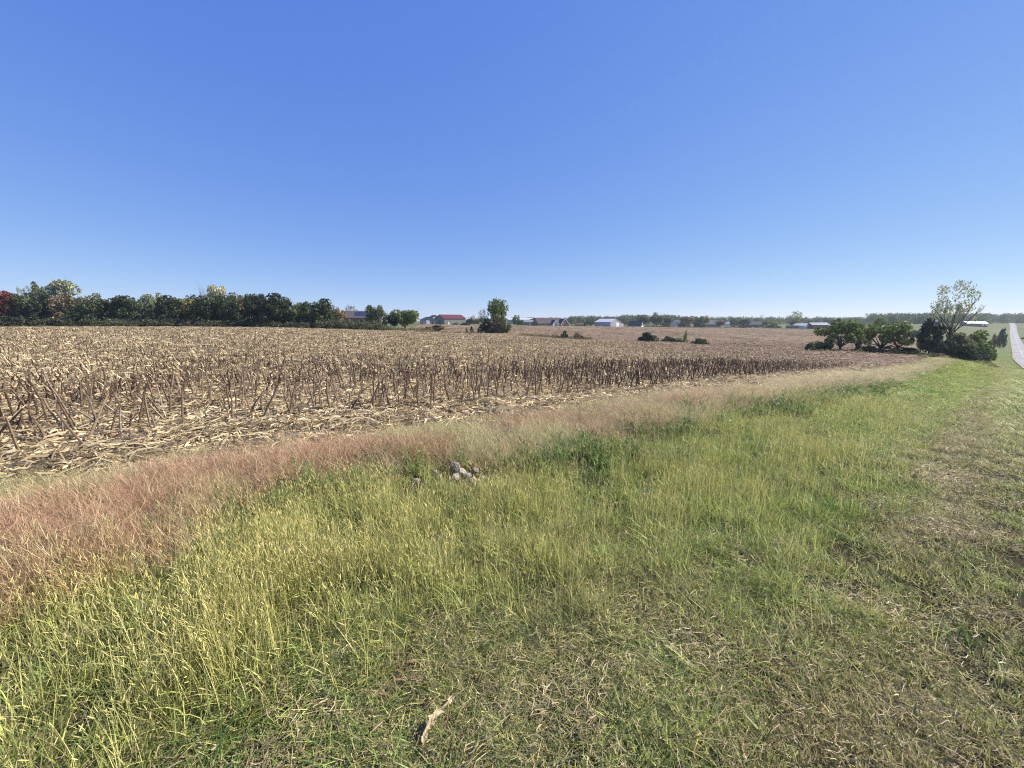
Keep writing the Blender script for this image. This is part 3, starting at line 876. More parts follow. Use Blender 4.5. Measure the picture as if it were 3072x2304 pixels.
G1 = 'trees of the wood along the far side of the corn field'
WOOD = [
    ('maple_tree', 18, 142, 873, 62, 'oak', 'red', 'dark red tree at the very end of the wood'),
    ('oak_tree', -34, 146, 880, 80, 'oak', 'dark', 'dark green tree standing beyond the red tree at the wood end'),
    ('oak_tree', 72, 144, 884, 70, 'oak', 'dark', 'dark green oak between the red tree and the tallest pale tree'),
    ('poplar_tree', 92, 170, 857, 50, 'airy', 'pale', 'thin pale tree poking above the oak beside the red tree'),
    ('poplar_tree', 137, 172, 847, 52, 'tall', 'olive', 'olive tree top with pale twigs next to the tallest tree'),
    ('oak_tree', 128, 143, 874, 66, 'oak', 'deep', 'very dark oak in front of the pale treetops'),
    ('cottonwood_tree', 201, 165, 841, 82, 'tall', 'pale', 'tallest tree of the wood with a pale grey green crown'),
    ('hickory_tree', 196, 146, 881, 70, 'oak', 'tan', 'tan brown tree below the tallest pale crown'),
    ('oak_tree', 246, 142, 896, 56, 'oak', 'dark', 'short dark oak right beside the tan brown tree'),
    ('ash_tree', 288, 158, 881, 72, 'round', 'olive', 'wide olive tree with a soft pale top'),
    ('cedar_tree', 334, 144, 893, 56, 'oak', 'deep', 'blackish tree between two olive crowns'),
    ('walnut_tree', 362, 160, 895, 56, 'round', 'olive', 'low olive tree filling the gap in the wood'),
    ('oak_tree', 391, 146, 887, 60, 'oak', 'dark', 'dark pointed oak before the dip in the treetops'),
    ('walnut_tree', 428, 160, 898, 52, 'round', 'green', 'green tree in the lowest dip of the treetops'),
    ('sycamore_tree', 462, 165, 884, 56, 'tall', 'pale', 'greyish tree with sparse pale leaves beside a yellow top'),
    ('maple_tree', 490, 168, 879, 44, 'round', 'yellow', 'small yellow and orange treetop behind dark oaks'),
    ('oak_tree', 518, 146, 886, 66, 'oak', 'deep', 'black green oak in front of the small yellow top'),
    ('maple_tree', 566, 150, 886, 66, 'round', 'yellow', 'bright yellow green maple turning orange at one edge'),
    ('oak_tree', 596, 148, 902, 40, 'oak', 'dark', 'narrow dark oak squeezed beside the yellow green maple'),
    ('dead_tree', 626, 172, 855, 48, 'bare', 'bare', 'bare twiggy tree rising behind the dark oaks'),
    ('oak_tree', 630, 144, 887, 62, 'oak', 'deep', 'dark oak below the bare twiggy tree'),
    ('cottonwood_tree', 663, 168, 857, 58, 'tall', 'cream', 'cream coloured tall tree, palest crown of the wood'),
    ('oak_tree', 690, 146, 889, 58, 'oak', 'dark', 'dark oak in front of the cream coloured tree'),
    ('ash_tree', 733, 155, 880, 62, 'round', 'gold', 'olive gold treetop between the cream tree and the dark oaks'),
    ('oak_tree', 773, 144, 881, 64, 'oak', 'deep', 'dark oak with a pointed top in the thick of the wood'),
    ('oak_tree', 832, 143, 882, 84, 'oak', 'deep', 'broadest black green oak of the wood'),
    ('dead_tree', 872, 168, 890, 44, 'bare', 'bare', 'bare grey tree just past the broadest oak'),
    ('elm_tree', 895, 150, 909, 70, 'round', 'olive', 'low grey green tree between two dark oaks'),
    ('oak_tree', 953, 145, 897, 78, 'oak', 'dark', 'last big dark oak where the wood ends'),
    ('dead_tree', 995, 165, 902, 44, 'bare', 'bare', 'bare pale tree between the last oak and a gold tree'),
    ('maple_tree', 1022, 160, 927, 34, 'oak', 'gold', 'small gold brown tree before the brick house'),
    ('ash_tree', 1057, 225, 913, 42, 'airy', 'olive', 'thin olive tree behind the roof of the brick house'),
    ('ash_tree', 1091, 228, 927, 26, 'round', 'dark', 'small dark treetop peeping over the brick house roof'),
    ('elm_tree', 1113, 160, 916, 30, 'tall', 'green', 'slim green tree in front of the blue roof panels'),
    ('elm_tree', 1140, 158, 916, 38, 'oak', 'olive', 'slim olive tree at the end of the brick house'),
    ('linden_tree', 1216, 160, 921, 84, 'round', 'green', 'wide round topped green tree standing clear on several trunks'),
    ('linden_tree', 1182, 163, 936, 40, 'round', 'dark', 'small dark tree tucked against the round topped tree'),
    ('sapling_tree', 1160, 172, 930, 26, 'bare', 'bare', 'leafless sapling between the slim trees and the round tree'),
]
for t in WOOD:
    nm, px, Y, top, w, kd, colr, lab = t
    tree(nm, px, Y, top, w, kd, colr, lab, group=G1)

MID = [
    # lone tree in the swale
    ('lone_tree', 1493, 150, 884, 60, 'round', 'green', 'lone leafy tree standing in the middle of the fields', 'tree', 'dark'),
    ('young_tree', 1450, 151, 926, 34, 'airy', 'pale', 'thin pale young tree beside the lone leafy tree', 'tree', None),
    ('shrub', 1462, 148, 952, 50, 'shrub', 'deep', 'dark bush under the thin pale young tree', 'shrub', None),
    ('shrub', 1505, 147, 934, 56, 'shrub', 'olive', 'tall olive bush around the foot of the lone tree', 'shrub', None),
    ('shrub', 1480, 146, 962, 44, 'shrub', 'tan', 'brownish bush between dark bush and olive bush', 'shrub', None),
    ('cedar_bush', 1400, 138, 982, 13, 'cone', 'rust', 'smaller of two blackish little cedars', 'shrub', None),
    ('cedar_bush', 1415, 138, 978, 18, 'cone', 'rust', 'bigger of two blackish little cedars', 'shrub', None),
    ('shrub', 1312, 165, 972, 42, 'shrub', 'tan', 'tan bush below the dark end of the red roofed barn', 'shrub', None),
    ('shrub', 1284, 158, 978, 22, 'shrub', 'green', 'small green bush in front of the grey shed', 'shrub', None),
    ('shrub', 1308, 150, 985, 34, 'shrub', 'deep', 'dark scrubby bush at the field corner', 'shrub', None),
    ('shrub', 1366, 300, 968, 18, 'shrub', 'olive', 'small bush against the long wall of the red roofed barn', 'shrub', None),
    ('shrub', 1396, 300, 967, 30, 'shrub', 'dark', 'low bush by the corner of the red roofed barn', 'shrub', None),
    ('yard_tree', 1420, 380, 944, 18, 'airy', 'pale', 'pale slim tree over the low brown shed', 'tree', None),
    ('yard_tree', 1412, 400, 952, 26, 'round', 'dark', 'dark tree in front of the low brown shed', 'tree', None),
    ('yard_tree', 1436, 390, 953, 30, 'round', 'tan', 'brownish tree at the end of the low brown shed', 'tree', None),
    ('yard_tree', 1550, 430, 944, 24, 'oak', 'green', 'green tree splitting the long white roof', 'tree', None),
    ('yard_bush', 1562, 395, 961, 20, 'shrub', 'dark', 'dark bush below the long white roof', 'shrub', None),
    ('yard_tree', 1604, 480, 952, 30, 'round', 'dark', 'dark trees showing over the grey sided house', 'tree', None),
    ('yard_tree', 1754, 398, 966, 12, 'cone', 'cedar', 'small black conifer by the low brick outbuilding', 'tree', None),
    ('yard_tree', 1770, 405, 962, 20, 'round', 'dark', 'dark tree close to the white roofed barn wall', 'tree', None),
    ('yard_tree', 1898, 440, 952, 26, 'cone', 'olive', 'olive tree behind the steep black roof', 'tree', None),
    ('yard_tree', 1930, 470, 940, 46, 'round', 'olive', 'olive tree just past the white gable with black roof', 'tree', None),
    ('yard_tree', 1968, 460, 938, 48, 'round', 'green', 'tallest rounded tree near the steep black roof', 'tree', None),
    ('yard_tree', 2000, 470, 942, 36, 'round', 'olive', 'rounded olive tree before the tall white house', 'tree', None),
    ('yard_tree', 2062, 470, 944, 42, 'round', 'tan', 'brownish rounded tree beside the tall white house', 'tree', None),
    ('yard_bush', 1995, 455, 970, 26, 'shrub', 'cedar', 'blackish bush below the rounded olive tree', 'shrub', None),
    ('yard_bush', 2052, 455, 962, 30, 'shrub', 'dark', 'dark bush in front of the tall white house', 'shrub', None),
    ('yard_tree', 2092, 480, 948, 30, 'oak', 'dark', 'dark tree between the tall white house and the grey house', 'tree', None),
    ('yard_tree', 2112, 490, 947, 28, 'round', 'yellow', 'yellow green tree touching the grey house roof', 'tree', None),
    ('yard_bush', 2100, 455, 966, 32, 'shrub', 'deep', 'dark round bush in front of the grey house wall', 'shrub', None),
    ('yard_tree', 2160, 470, 958, 32, 'round', 'tan', 'brownish low tree at the end of the grey house', 'tree', None),
    ('yard_tree', 2204, 470, 955, 26, 'oak', 'green', 'green tree covering one side of the blue roofed house', 'tree', None),
    ('yard_tree', 2228, 470, 955, 34, 'round', 'dark', 'blue green tree between the blue roof and the brown house', 'tree', None),
    ('yard_bush', 2232, 450, 972, 34, 'shrub', 'cedar', 'blackish round bush by the field edge near the brown house', 'shrub', None),
    ('yard_tree', 2284, 620, 942, 24, 'bare', 'bare', 'bare tree standing above the brown house roof', 'tree', None),
    ('yard_tree', 2298, 480, 958, 26, 'round', 'olive', 'olive tree at the end of the brown house', 'tree', None),
    ('yard_tree', 2322, 470, 961, 20, 'oak', 'yellow', 'small yellow tree near the trailer', 'tree', None),
    ('yard_bush', 2318, 445, 974, 40, 'shrub', 'deep', 'long dark bush under the small yellow tree', 'shrub', None),
    ('yard_tree', 2380, 440, 931, 44, 'airy', 'lime', 'tall fan shaped tree rising over the dark trailer', 'tree', None),
    ('yard_tree', 2382, 438, 958, 30, 'round', 'olive', 'low leafy tree at the foot of the fan shaped tree', 'tree', None),
    ('yard_tree', 2428, 450, 962, 14, 'oak', 'dark', 'small dark tree between the white shed and the red shed', 'tree', None),
    # swale shrubs
    ('swale_bush', 1693, 116, 989, 22, 'shrub', 'dark', 'dark green bush at the end of the weedy strip', 'shrub', None),
    ('swale_bush', 1737, 117, 993, 30, 'shrub', 'tan', 'brown spiky bush next to the weedy strip', 'shrub', None),
    ('swale_bush', 1940, 125, 993, 54, 'shrub', 'dark', 'dark spiky bush alone on the stubble slope', 'shrub', None),
    ('swale_bush', 2005, 128, 1007, 38, 'shrub', 'dark', 'low round bush joined to a pale one in the dip', 'shrub', None),
    ('swale_bush', 2034, 128, 1008, 30, 'shrub', 'pale', 'pale grey green bush between two darker bushes in the dip', 'shrub', None),
    ('swale_sapling', 2056, 128, 988, 18, 'cone', 'lime', 'upright yellow green sapling beside the pale bush', 'tree', None),
    ('swale_bush', 2101, 118, 1013, 42, 'shrub', 'dark', 'low dark bush set apart in the dip', 'shrub', None),
    # roadside group
    ('thicket_tree', 2462, 88, 1002, 66, 'shrub', 'dark', 'low dark thicket at the open end of the roadside clump', 'shrub', None),
    ('thicket_tree', 2520, 90, 955, 112, 'umbrella', 'green', 'spreading green tree with many leaning stems in the clump', 'tree', None),
    ('thicket_tree', 2568, 93, 962, 70, 'umbrella', 'olive', 'olive tree joining the two spreading trees of the clump', 'tree', None),
    ('thicket_tree', 2640, 91, 951, 112, 'umbrella', 'green', 'arching green tree with a see-through gap beneath its crown', 'tree', None),
    ('thicket_tree', 2690, 93, 962, 60, 'umbrella', 'olive', 'drooping olive tree at the edge of the arching tree', 'tree', None),
    ('thicket_bush', 2600, 88, 1035, 70, 'shrub', 'deep', 'dark brush on the ground under the arching tree', 'shrub', None),
    ('thicket_bush', 2668, 88, 1035, 70, 'shrub', 'deep', 'black green brush below the drooping olive tree', 'shrub', None),
    ('thicket_bush', 2725, 88, 1040, 60, 'shrub', 'deep', 'low dark brush running up to the cedar', 'shrub', None),
    ('red_cedar', 2784, 90, 956, 54, 'oak', 'cedar', 'black green cedar beside the tall airy tree', 'tree', None),
    ('thicket_bush', 2825, 90, 990, 60, 'shrub', 'dark', 'dark bush between the cedar and the tall airy tree', 'shrub', None),
    ('thicket_bush', 2868, 90, 990, 70, 'shrub', 'olive', 'olive bush touching the tall airy trunk', 'shrub', None),
    ('thicket_bush', 2918, 92, 984, 74, 'shrub', 'green', 'dense green bush at the roadside end of the clump', 'shrub', None),
    ('thicket_bush', 2948, 93, 1002, 46, 'shrub', 'dark', 'last dark bush leaning toward the road', 'shrub', None),
    ('thicket_bush', 2890, 88, 1030, 80, 'shrub', 'deep', 'low shaded brush in front of the olive bush', 'shrub', None),
    ('hedge_bush', 2762, 230, 984, 30, 'shrub', 'tan', 'greyish bush far behind the gap beside the cedar', 'shrub', None),
    ('hedge_bush', 2742, 232, 986, 24, 'shrub', 'dark', 'dull green bush in the far gap by the greyish bush', 'shrub', None),
    ('verge_cedar', 2999, 215, 980, 20, 'shrub', 'dark', 'small dark evergreen standing by the far roadside', 'tree', None),
    ('verge_bush', 2982, 218, 999, 18, 'shrub', 'tan', 'grey bush next to the small roadside evergreen', 'shrub', None),
    ('verge_bush', 3069, 330, 1010, 10, 'shrub', 'dark', 'little dark bush across the road', 'shrub', None),
]
for t in MID:
    nm, px, Y, top, w, kd, colr, lab, cat, alt = t
    tree(nm, px, Y, top, w, kd, colr, lab, cat)

# tall airy roadside tree with visible limbs
tt = tree('tall_tree', 2838, 91, 840, 126, 'airy', 'pale', 'tall airy tree with sparse leaves and dark forking limbs', 'tree')
tt.rotation_euler = (0, 0, 0.6)


def mailbox():
    Y = 215; px = 3010
    z = EYE - float(drop((px - CX) / F_PX * Y, Y)); x = x_at(px, Y, z)
    r = link('mailbox', None, loc=(x, Y, z), label='dark mailbox on a post in the grass by the road', cat='mailbox')
    mb = MB(); mb.box((0, 0, 0.55), (0.14, 0.14, 1.3)); link('post', mb.mesh('post', WALLM['brown'], False), r)
    mb = MB(); mb.tube([(-0.35, 0, 1.35), (0.35, 0, 1.35)], 0.2, 10); link('box', mb.mesh('box', M_DARK, False), r)


mailbox()

# ------------------------------------------------------------------ scattered vegetation


def sample_polar(n, r0, r1, power, azlim=60):
    """points in the fan seen from the camera; density per area falls as r^-power"""
    q = rng.uniform(0, 1, n)
    e = 2 - power
    r = (r0 ** e + q * (r1 ** e - r0 ** e)) ** (1 / e) if abs(e) > 1e-6 else r0 * (r1 / r0) ** q
    a = np.radians(rng.uniform(-azlim, azlim, n))
    return r * np.sin(a), r * np.cos(a), r


def lerp(a, b, t):
    t = np.asarray(t)[:, None]
    return np.asarray(a) * (1 - t) + np.asarray(b) * t


def blade(mb, r, base, L_, w, lean, curl, segs=3, vv=None, mk=0.0, az=None):
    az = r.uniform(0, 6.283) if az is None else az
    d = np.array([math.cos(az), math.sin(az), 0.0])
    pts = [np.array(base, float)]
    ang = lean
    for i in range(segs):
        st = L_ / segs
        pts.append(pts[-1] + d * math.sin(ang) * st + np.array([0, 0, math.cos(ang) * st]))
        ang += curl / segs
    ws = [w * (1.0 - 0.85 * (i / segs) ** 1.6) for i in range(segs + 1)]
    fa = az + math.pi / 2 + r.uniform(-0.9, 0.9)
    mb.ribbon(pts, ws, (math.cos(fa), math.sin(fa), 0.15 * r.normal()), r.uniform(0, 1) if vv is None else vv, mk)
    return pts


def head(mb, p, d, L_, rad, vv, mk=1.0):
    d = np.asarray(d, float); d /= np.linalg.norm(d) + 1e-9
    pts = [p, p + d * L_ * 0.3, p + d * L_ * 0.75, p + d * L_]
    mb.tube(pts, [rad * 0.4, rad, rad * 0.8, rad * 0.15], 4, vv, mk, cap=False)


M_GRASS = plant_mat('grass_blades', 0.34, var=1.5)
M_DRY = plant_mat('dry_grass', 0.30, var=1.2)
M_WEED = plant_mat('weed_leaves', 0.30)
M_LITTER = plant_mat('corn_litter', 0.22, var=1.2, gloss=0.03)


def v_short(seed, n=30, hmin=0.04, hmax=0.11, rad=0.085, wmin=0.003, wmax=0.006, dry=0.35):
    r = np.random.default_rng(seed); mb = MB()
    for _ in range(n):
        a = r.uniform(0, 6.283); q = rad * math.sqrt(r.uniform(0, 1))
        isdry = r.uniform() < dry
        blade(mb, r, (q * math.cos(a), q * math.sin(a), -0.01), r.uniform(hmin, hmax), r.uniform(wmin, wmax),
              r.uniform(0.05, 0.9), r.uniform(-0.2, 1.3), 3, None, 1.0 if isdry else r.uniform(0, 0.3))
    for _ in range(3):
        a = r.uniform(0, 6.283); q = rad * math.sqrt(r.uniform(0, 1))
        blade(mb, r, (q * math.cos(a), q * math.sin(a), -0.01), r.uniform(hmin, hmax) * 1.2, r.uniform(0.007, 0.011), r.uniform(0.3, 1.2), r.uniform(0.3, 1.4), 4, None, r.uniform(0, 0.4))
    return mb.mesh('short_grass', M_GRASS)


def v_medium(seed, n=34):
    r = np.random.default_rng(seed); mb = MB()
    for _ in range(n):
        a = r.uniform(0, 6.283); q = 0.10 * math.sqrt(r.uniform(0, 1))
        blade(mb, r, (q * math.cos(a), q * math.sin(a), -0.01), r.uniform(0.09, 0.23), r.uniform(0.003, 0.0065),
              r.uniform(0.02, 0.5), r.uniform(0, 1.3), 4, None, 1.0 if r.uniform() < 0.18 else r.uniform(0, 0.3))
    for _ in range(4):
        a = r.uniform(0, 6.283); q = 0.09 * math.sqrt(r.uniform(0, 1))
        p = blade(mb, r, (q * math.cos(a), q * math.sin(a), 0), r.uniform(0.15, 0.26), 0.0022, r.uniform(0, 0.3), r.uniform(0, 0.4), 3, None, 0.6)
        head(mb, p[-1], p[-1] - p[-2], r.uniform(0.015, 0.032), 0.0014, r.uniform(0.2, 1), 0.85)
    return mb.mesh('medium_grass', M_GRASS)


def v_foxtail(seed, n=13):
    r = np.random.default_rng(seed); mb = MB()
    for _ in range(n):
        a = r.uniform(0, 6.283); q = 0.13 * math.sqrt(r.uniform(0, 1))
        az = r.uniform(0, 6.283)
        p = blade(mb, r, (q * math.cos(a), q * math.sin(a), 0), r.uniform(0.22, 0.44), 0.0026, r.uniform(0, 0.16), r.uniform(0, 0.3), 4, None, r.uniform(0.5, 1.0), az)
        d = p[-1] - p[-2]; d = d / np.linalg.norm(d) + np.array([math.cos(az), math.sin(az), -0.2]) * r.uniform(0, 0.6)
        head(mb, p[-1], d, r.uniform(0.022, 0.045), r.uniform(0.0012, 0.0021), r.uniform(0.3, 1), 1.0)
        if r.uniform() < 0.7:
            b = p[1]
            blade(mb, r, b, r.uniform(0.08, 0.18), 0.005, r.uniform(0.3, 0.8), r.uniform(0.3, 1.3), 3, None, r.uniform(0, 0.5))
    for _ in range(12):
        a = r.uniform(0, 6.283); q = 0.13 * math.sqrt(r.uniform(0, 1))
        blade(mb, r, (q * math.cos(a), q * math.sin(a), 0), r.uniform(0.12, 0.28), 0.005, r.uniform(0.05, 0.6), r.uniform(0, 1.0), 3, None, r.uniform(0, 0.5))
    return mb.mesh('foxtail', M_GRASS)


def v_wiry(seed, n=13, hmax=0.40):
    """fine panicle grass: wiry stems splitting into hair-thin branches"""
    r = np.random.default_rng(seed); mb = MB()
    for _ in range(n):
        a = r.uniform(0, 6.283); q = 0.15 * math.sqrt(r.uniform(0, 1)); az = r.uniform(0, 6.283)
        p = blade(mb, r, (q * math.cos(a), q * math.sin(a), 0), r.uniform(0.18, hmax), 0.0026, r.uniform(0.05, 0.75), r.uniform(-0.1, 0.7), 4, None, r.uniform(0, 0.6), az)
        for k in range(r.integers(5, 10)):
            t = r.uniform(0.35, 1.0) * 4; i = min(int(t), 3)
            b = p[i] + (p[i + 1] - p[i]) * (t - i)
            blade(mb, r, b, r.uniform(0.05, 0.15), 0.0020, r.uniform(0.2, 1.3), r.uniform(-0.4, 0.6), 2, None, r.uniform(0.0, 1.0))
    for _ in range(16):
        a = r.uniform(0, 6.283); q = 0.15 * math.sqrt(r.uniform(0, 1))
        blade(mb, r, (q * math.cos(a), q * math.sin(a), 0), r.uniform(0.1, 0.26), 0.0045, r.uniform(0.1, 1.1), r.uniform(0, 1.2), 3, None, r.uniform(0.4, 1.0))
    return mb.mesh('wiry_grass', M_DRY)


def v_weed(seed):
    """leafy upright weed: stems set with narrow leaves"""
    r = np.random.default_rng(seed); mb = MB()
    for _ in range(6):
        a = r.uniform(0, 6.283); q = 0.09 * math.sqrt(r.uniform(0, 1)); az = r.uniform(0, 6.283)
        L_ = r.uniform(0.25, 0.5)
        p = blade(mb, r, (q * math.cos(a), q * math.sin(a), 0), L_, 0.005, r.uniform(0, 0.3), r.uniform(0, 0.3), 4, None, 0.3, az)
        for k in range(22):
            t = (0.1 + 0.9 * k / 22) * 4; i = min(int(t), 3)
            b = p[i] + (p[i + 1] - p[i]) * (t - i)
            blade(mb, r, b, r.uniform(0.035, 0.085), r.uniform(0.006, 0.012), r.uniform(0.4, 1.2), r.uniform(0, 0.9), 2, None, r.uniform(0, 0.35))
    return mb.mesh('leafy_weed', M_WEED)


def v_clip(seed, n=40, rad=0.16):
    """dry clippings lying on the ground"""
    r = np.random.default_rng(seed); mb = MB()
    for _ in range(n):
        a = r.uniform(0, 6.283); q = rad * math.sqrt(r.uniform(0, 1)); az = r.uniform(0, 6.283)
        L_ = r.uniform(0.03, 0.10)
        d = np.array([math.cos(az), math.sin(az), r.normal() * 0.15])
        c = np.array([q * math.cos(a), q * math.sin(a), r.uniform(0.0, 0.05)])
        bend = np.array([r.normal(), r.normal(), r.normal() * 0.6]) * L_ * 0.12
        side = np.cross(d, (0, 0, 1)) + np.array([0, 0, r.normal() * 0.5])
        mb.ribbon([c - d * L_ / 2, c + bend, c + d * L_ / 2], [0.002, r.uniform(0.0025, 0.0045), 0.0015], side, r.uniform(0, 1), r.uniform(0, 1))
    return mb.mesh('clippings', M_DRY)


def v_litter(seed, n=60, rad=0.42, big=1.0):
    """flattened corn leaves, husks and bits of stalk"""
    r = np.random.default_rng(seed); mb = MB()
    for _ in range(n):
        a = r.uniform(0, 6.283); q = rad * math.sqrt(r.uniform(0, 1)); az = r.normal() * 0.9 + 0.3
        L_ = r.uniform(0.07, 0.38) * big
        d = np.array([math.cos(az), math.sin(az), r.normal() * 0.16])
        c = np.array([q * math.cos(a), q * math.sin(a), r.uniform(0.01, 0.10) * big])
        w = r.uniform(0.007, 0.025) * big
        side = np.cross(d, (0, 0, 1)); side /= np.linalg.norm(side)
        tw = r.normal() * 0.7
        side = side * math.cos(tw) + np.array([0, 0, 1]) * math.sin(tw)
        up = np.array([0, 0, 1.0]) * r.uniform(-0.02, 0.09) * L_ * 2
        lat = np.cross(d, (0, 0, 1)) * r.normal() * 0.10 * L_
        pts = [c - d * L_ / 2, c - d * L_ * 0.17 + up + lat, c + d * L_ * 0.17 + up * 0.8 + lat, c + d * L_ / 2 + np.array([0, 0, r.normal() * 0.02])]
        mb.ribbon(pts, [w * 0.5, w, w * 0.85, w * 0.12], side, r.uniform(0, 1), 1.0 if r.uniform() < 0.15 else r.uniform(0, 0.35))
    for _ in range(2):
        a = r.uniform(0, 6.283); q = rad * math.sqrt(r.uniform(0, 1)); az = r.uniform(0, 6.283)
        L_ = r.uniform(0.15, 0.45) * big
        d = np.array([math.cos(az), math.sin(az), r.normal() * 0.14])
        c = np.array([q * math.cos(a), q * math.sin(a), 0.04 + abs(d[2]) * L_ * 0.4])
        mb.tube([c - d * L_ / 2, c + d * L_ / 2], 0.009 * big, 5, r.uniform(0, 0.8), r.uniform(0.5, 1.0))
    return mb.mesh('corn_litter', M_LITTER)


def v_stub(seed, n=5):
    """cut stubble stubs in a short run of row"""
    r = np.random.default_rng(seed); mb = MB()
    for k in range(n):
        x = (k - n / 2) * 0.19 + r.normal() * 0.03
        h = r.uniform(0.12, 0.38)
        l = r.normal(size=2) * 0.22
        mb.tube([(x, r.normal() * 0.03, -0.03), (x + l[0] * h, l[1] * h, h)], [0.014, 0.011], 5, r.uniform(0, 0.8), 1.0)
        if r.uniform() < 0.6:
            blade(mb, r, (x, 0, h * 0.7), r.uniform(0.15, 0.35), 0.03, r.uniform(0.3, 1.2), r.uniform(0.5, 1.6), 3, None, r.uniform(0, 0.4))
    return mb.mesh('stubble', M_LITTER)


def place(X, Y, scl_xy, scl_z, tilt=0.12):
    n = len(X)
    pos = np.stack([X, Y, gz(X, Y)], -1)
    rot = np.stack([rng.normal(size=n) * tilt, rng.normal(size=n) * tilt, rng.uniform(0, 6.283, n)], -1)
    scl = np.stack([scl_xy, scl_xy, scl_z], -1)
    return pos, rot, scl


LUSH = np.array([0.175, 0.33, 0.055]); YGREEN = np.array([0.36, 0.44, 0.085]); STRAW = np.array([0.62, 0.53, 0.26])
OLIVE = np.array([0.31, 0.365, 0.095]); BROWN = np.array([0.33, 0.25, 0.13]); GOLD = np.array([0.68, 0.60, 0.22])
PINK = np.array([0.45, 0.185, 0.125]); TAN = np.array([0.55, 0.44, 0.23]); DGREEN = np.array([0.10, 0.17, 0.045])
PALE = np.array([0.74, 0.63, 0.38]); RED = np.array([0.30, 0.12, 0.07])


def not_road(X, Y):
    d = np.full(len(X), 1e9)
    for a, b in zip(ROAD_X[::2], ROAD_Y[::2]):
        pass
    u, v = uv(X, Y)
    # road left edge in (u, v)
    ru, rv = uv(ROAD_X, ROAD_Y)
    o = np.argsort(rv)
    return u > np.interp(v, rv[o], ru[o]) + 0.4


STONE_SPOTS = [(1368, 1418, 0.11, 0.15, 'tall pale stone at the top of the little heap in the grass'),
         (1385, 1432, 0.12, 0.11, 'largest white stone of the little heap in the grass'),
         (1366, 1446, 0.10, 0.09, 'pinkish white stone at the foot of the little heap'),
         (1402, 1438, 0.08, 0.08, 'small pale stone against the largest white stone'),
         (1428, 1420, 0.08, 0.10, 'pale stone behind a weed, apart from the heap'),
         (1420, 1452, 0.09, 0.06, 'flat white stone lowest down by the green grass'),
         (1448, 1440, 0.06, 0.06, 'smallest white stone past the flat one'),
         (1300, 1432, 0.10, 0.05, 'half buried pale stone on the tan grass side'),
         (1318, 1445, 0.07, 0.05, 'low pale stone between the half buried one and the heap'),
         (1252, 1458, 0.08, 0.05, 'greyish stone lying far from the heap under straw')]


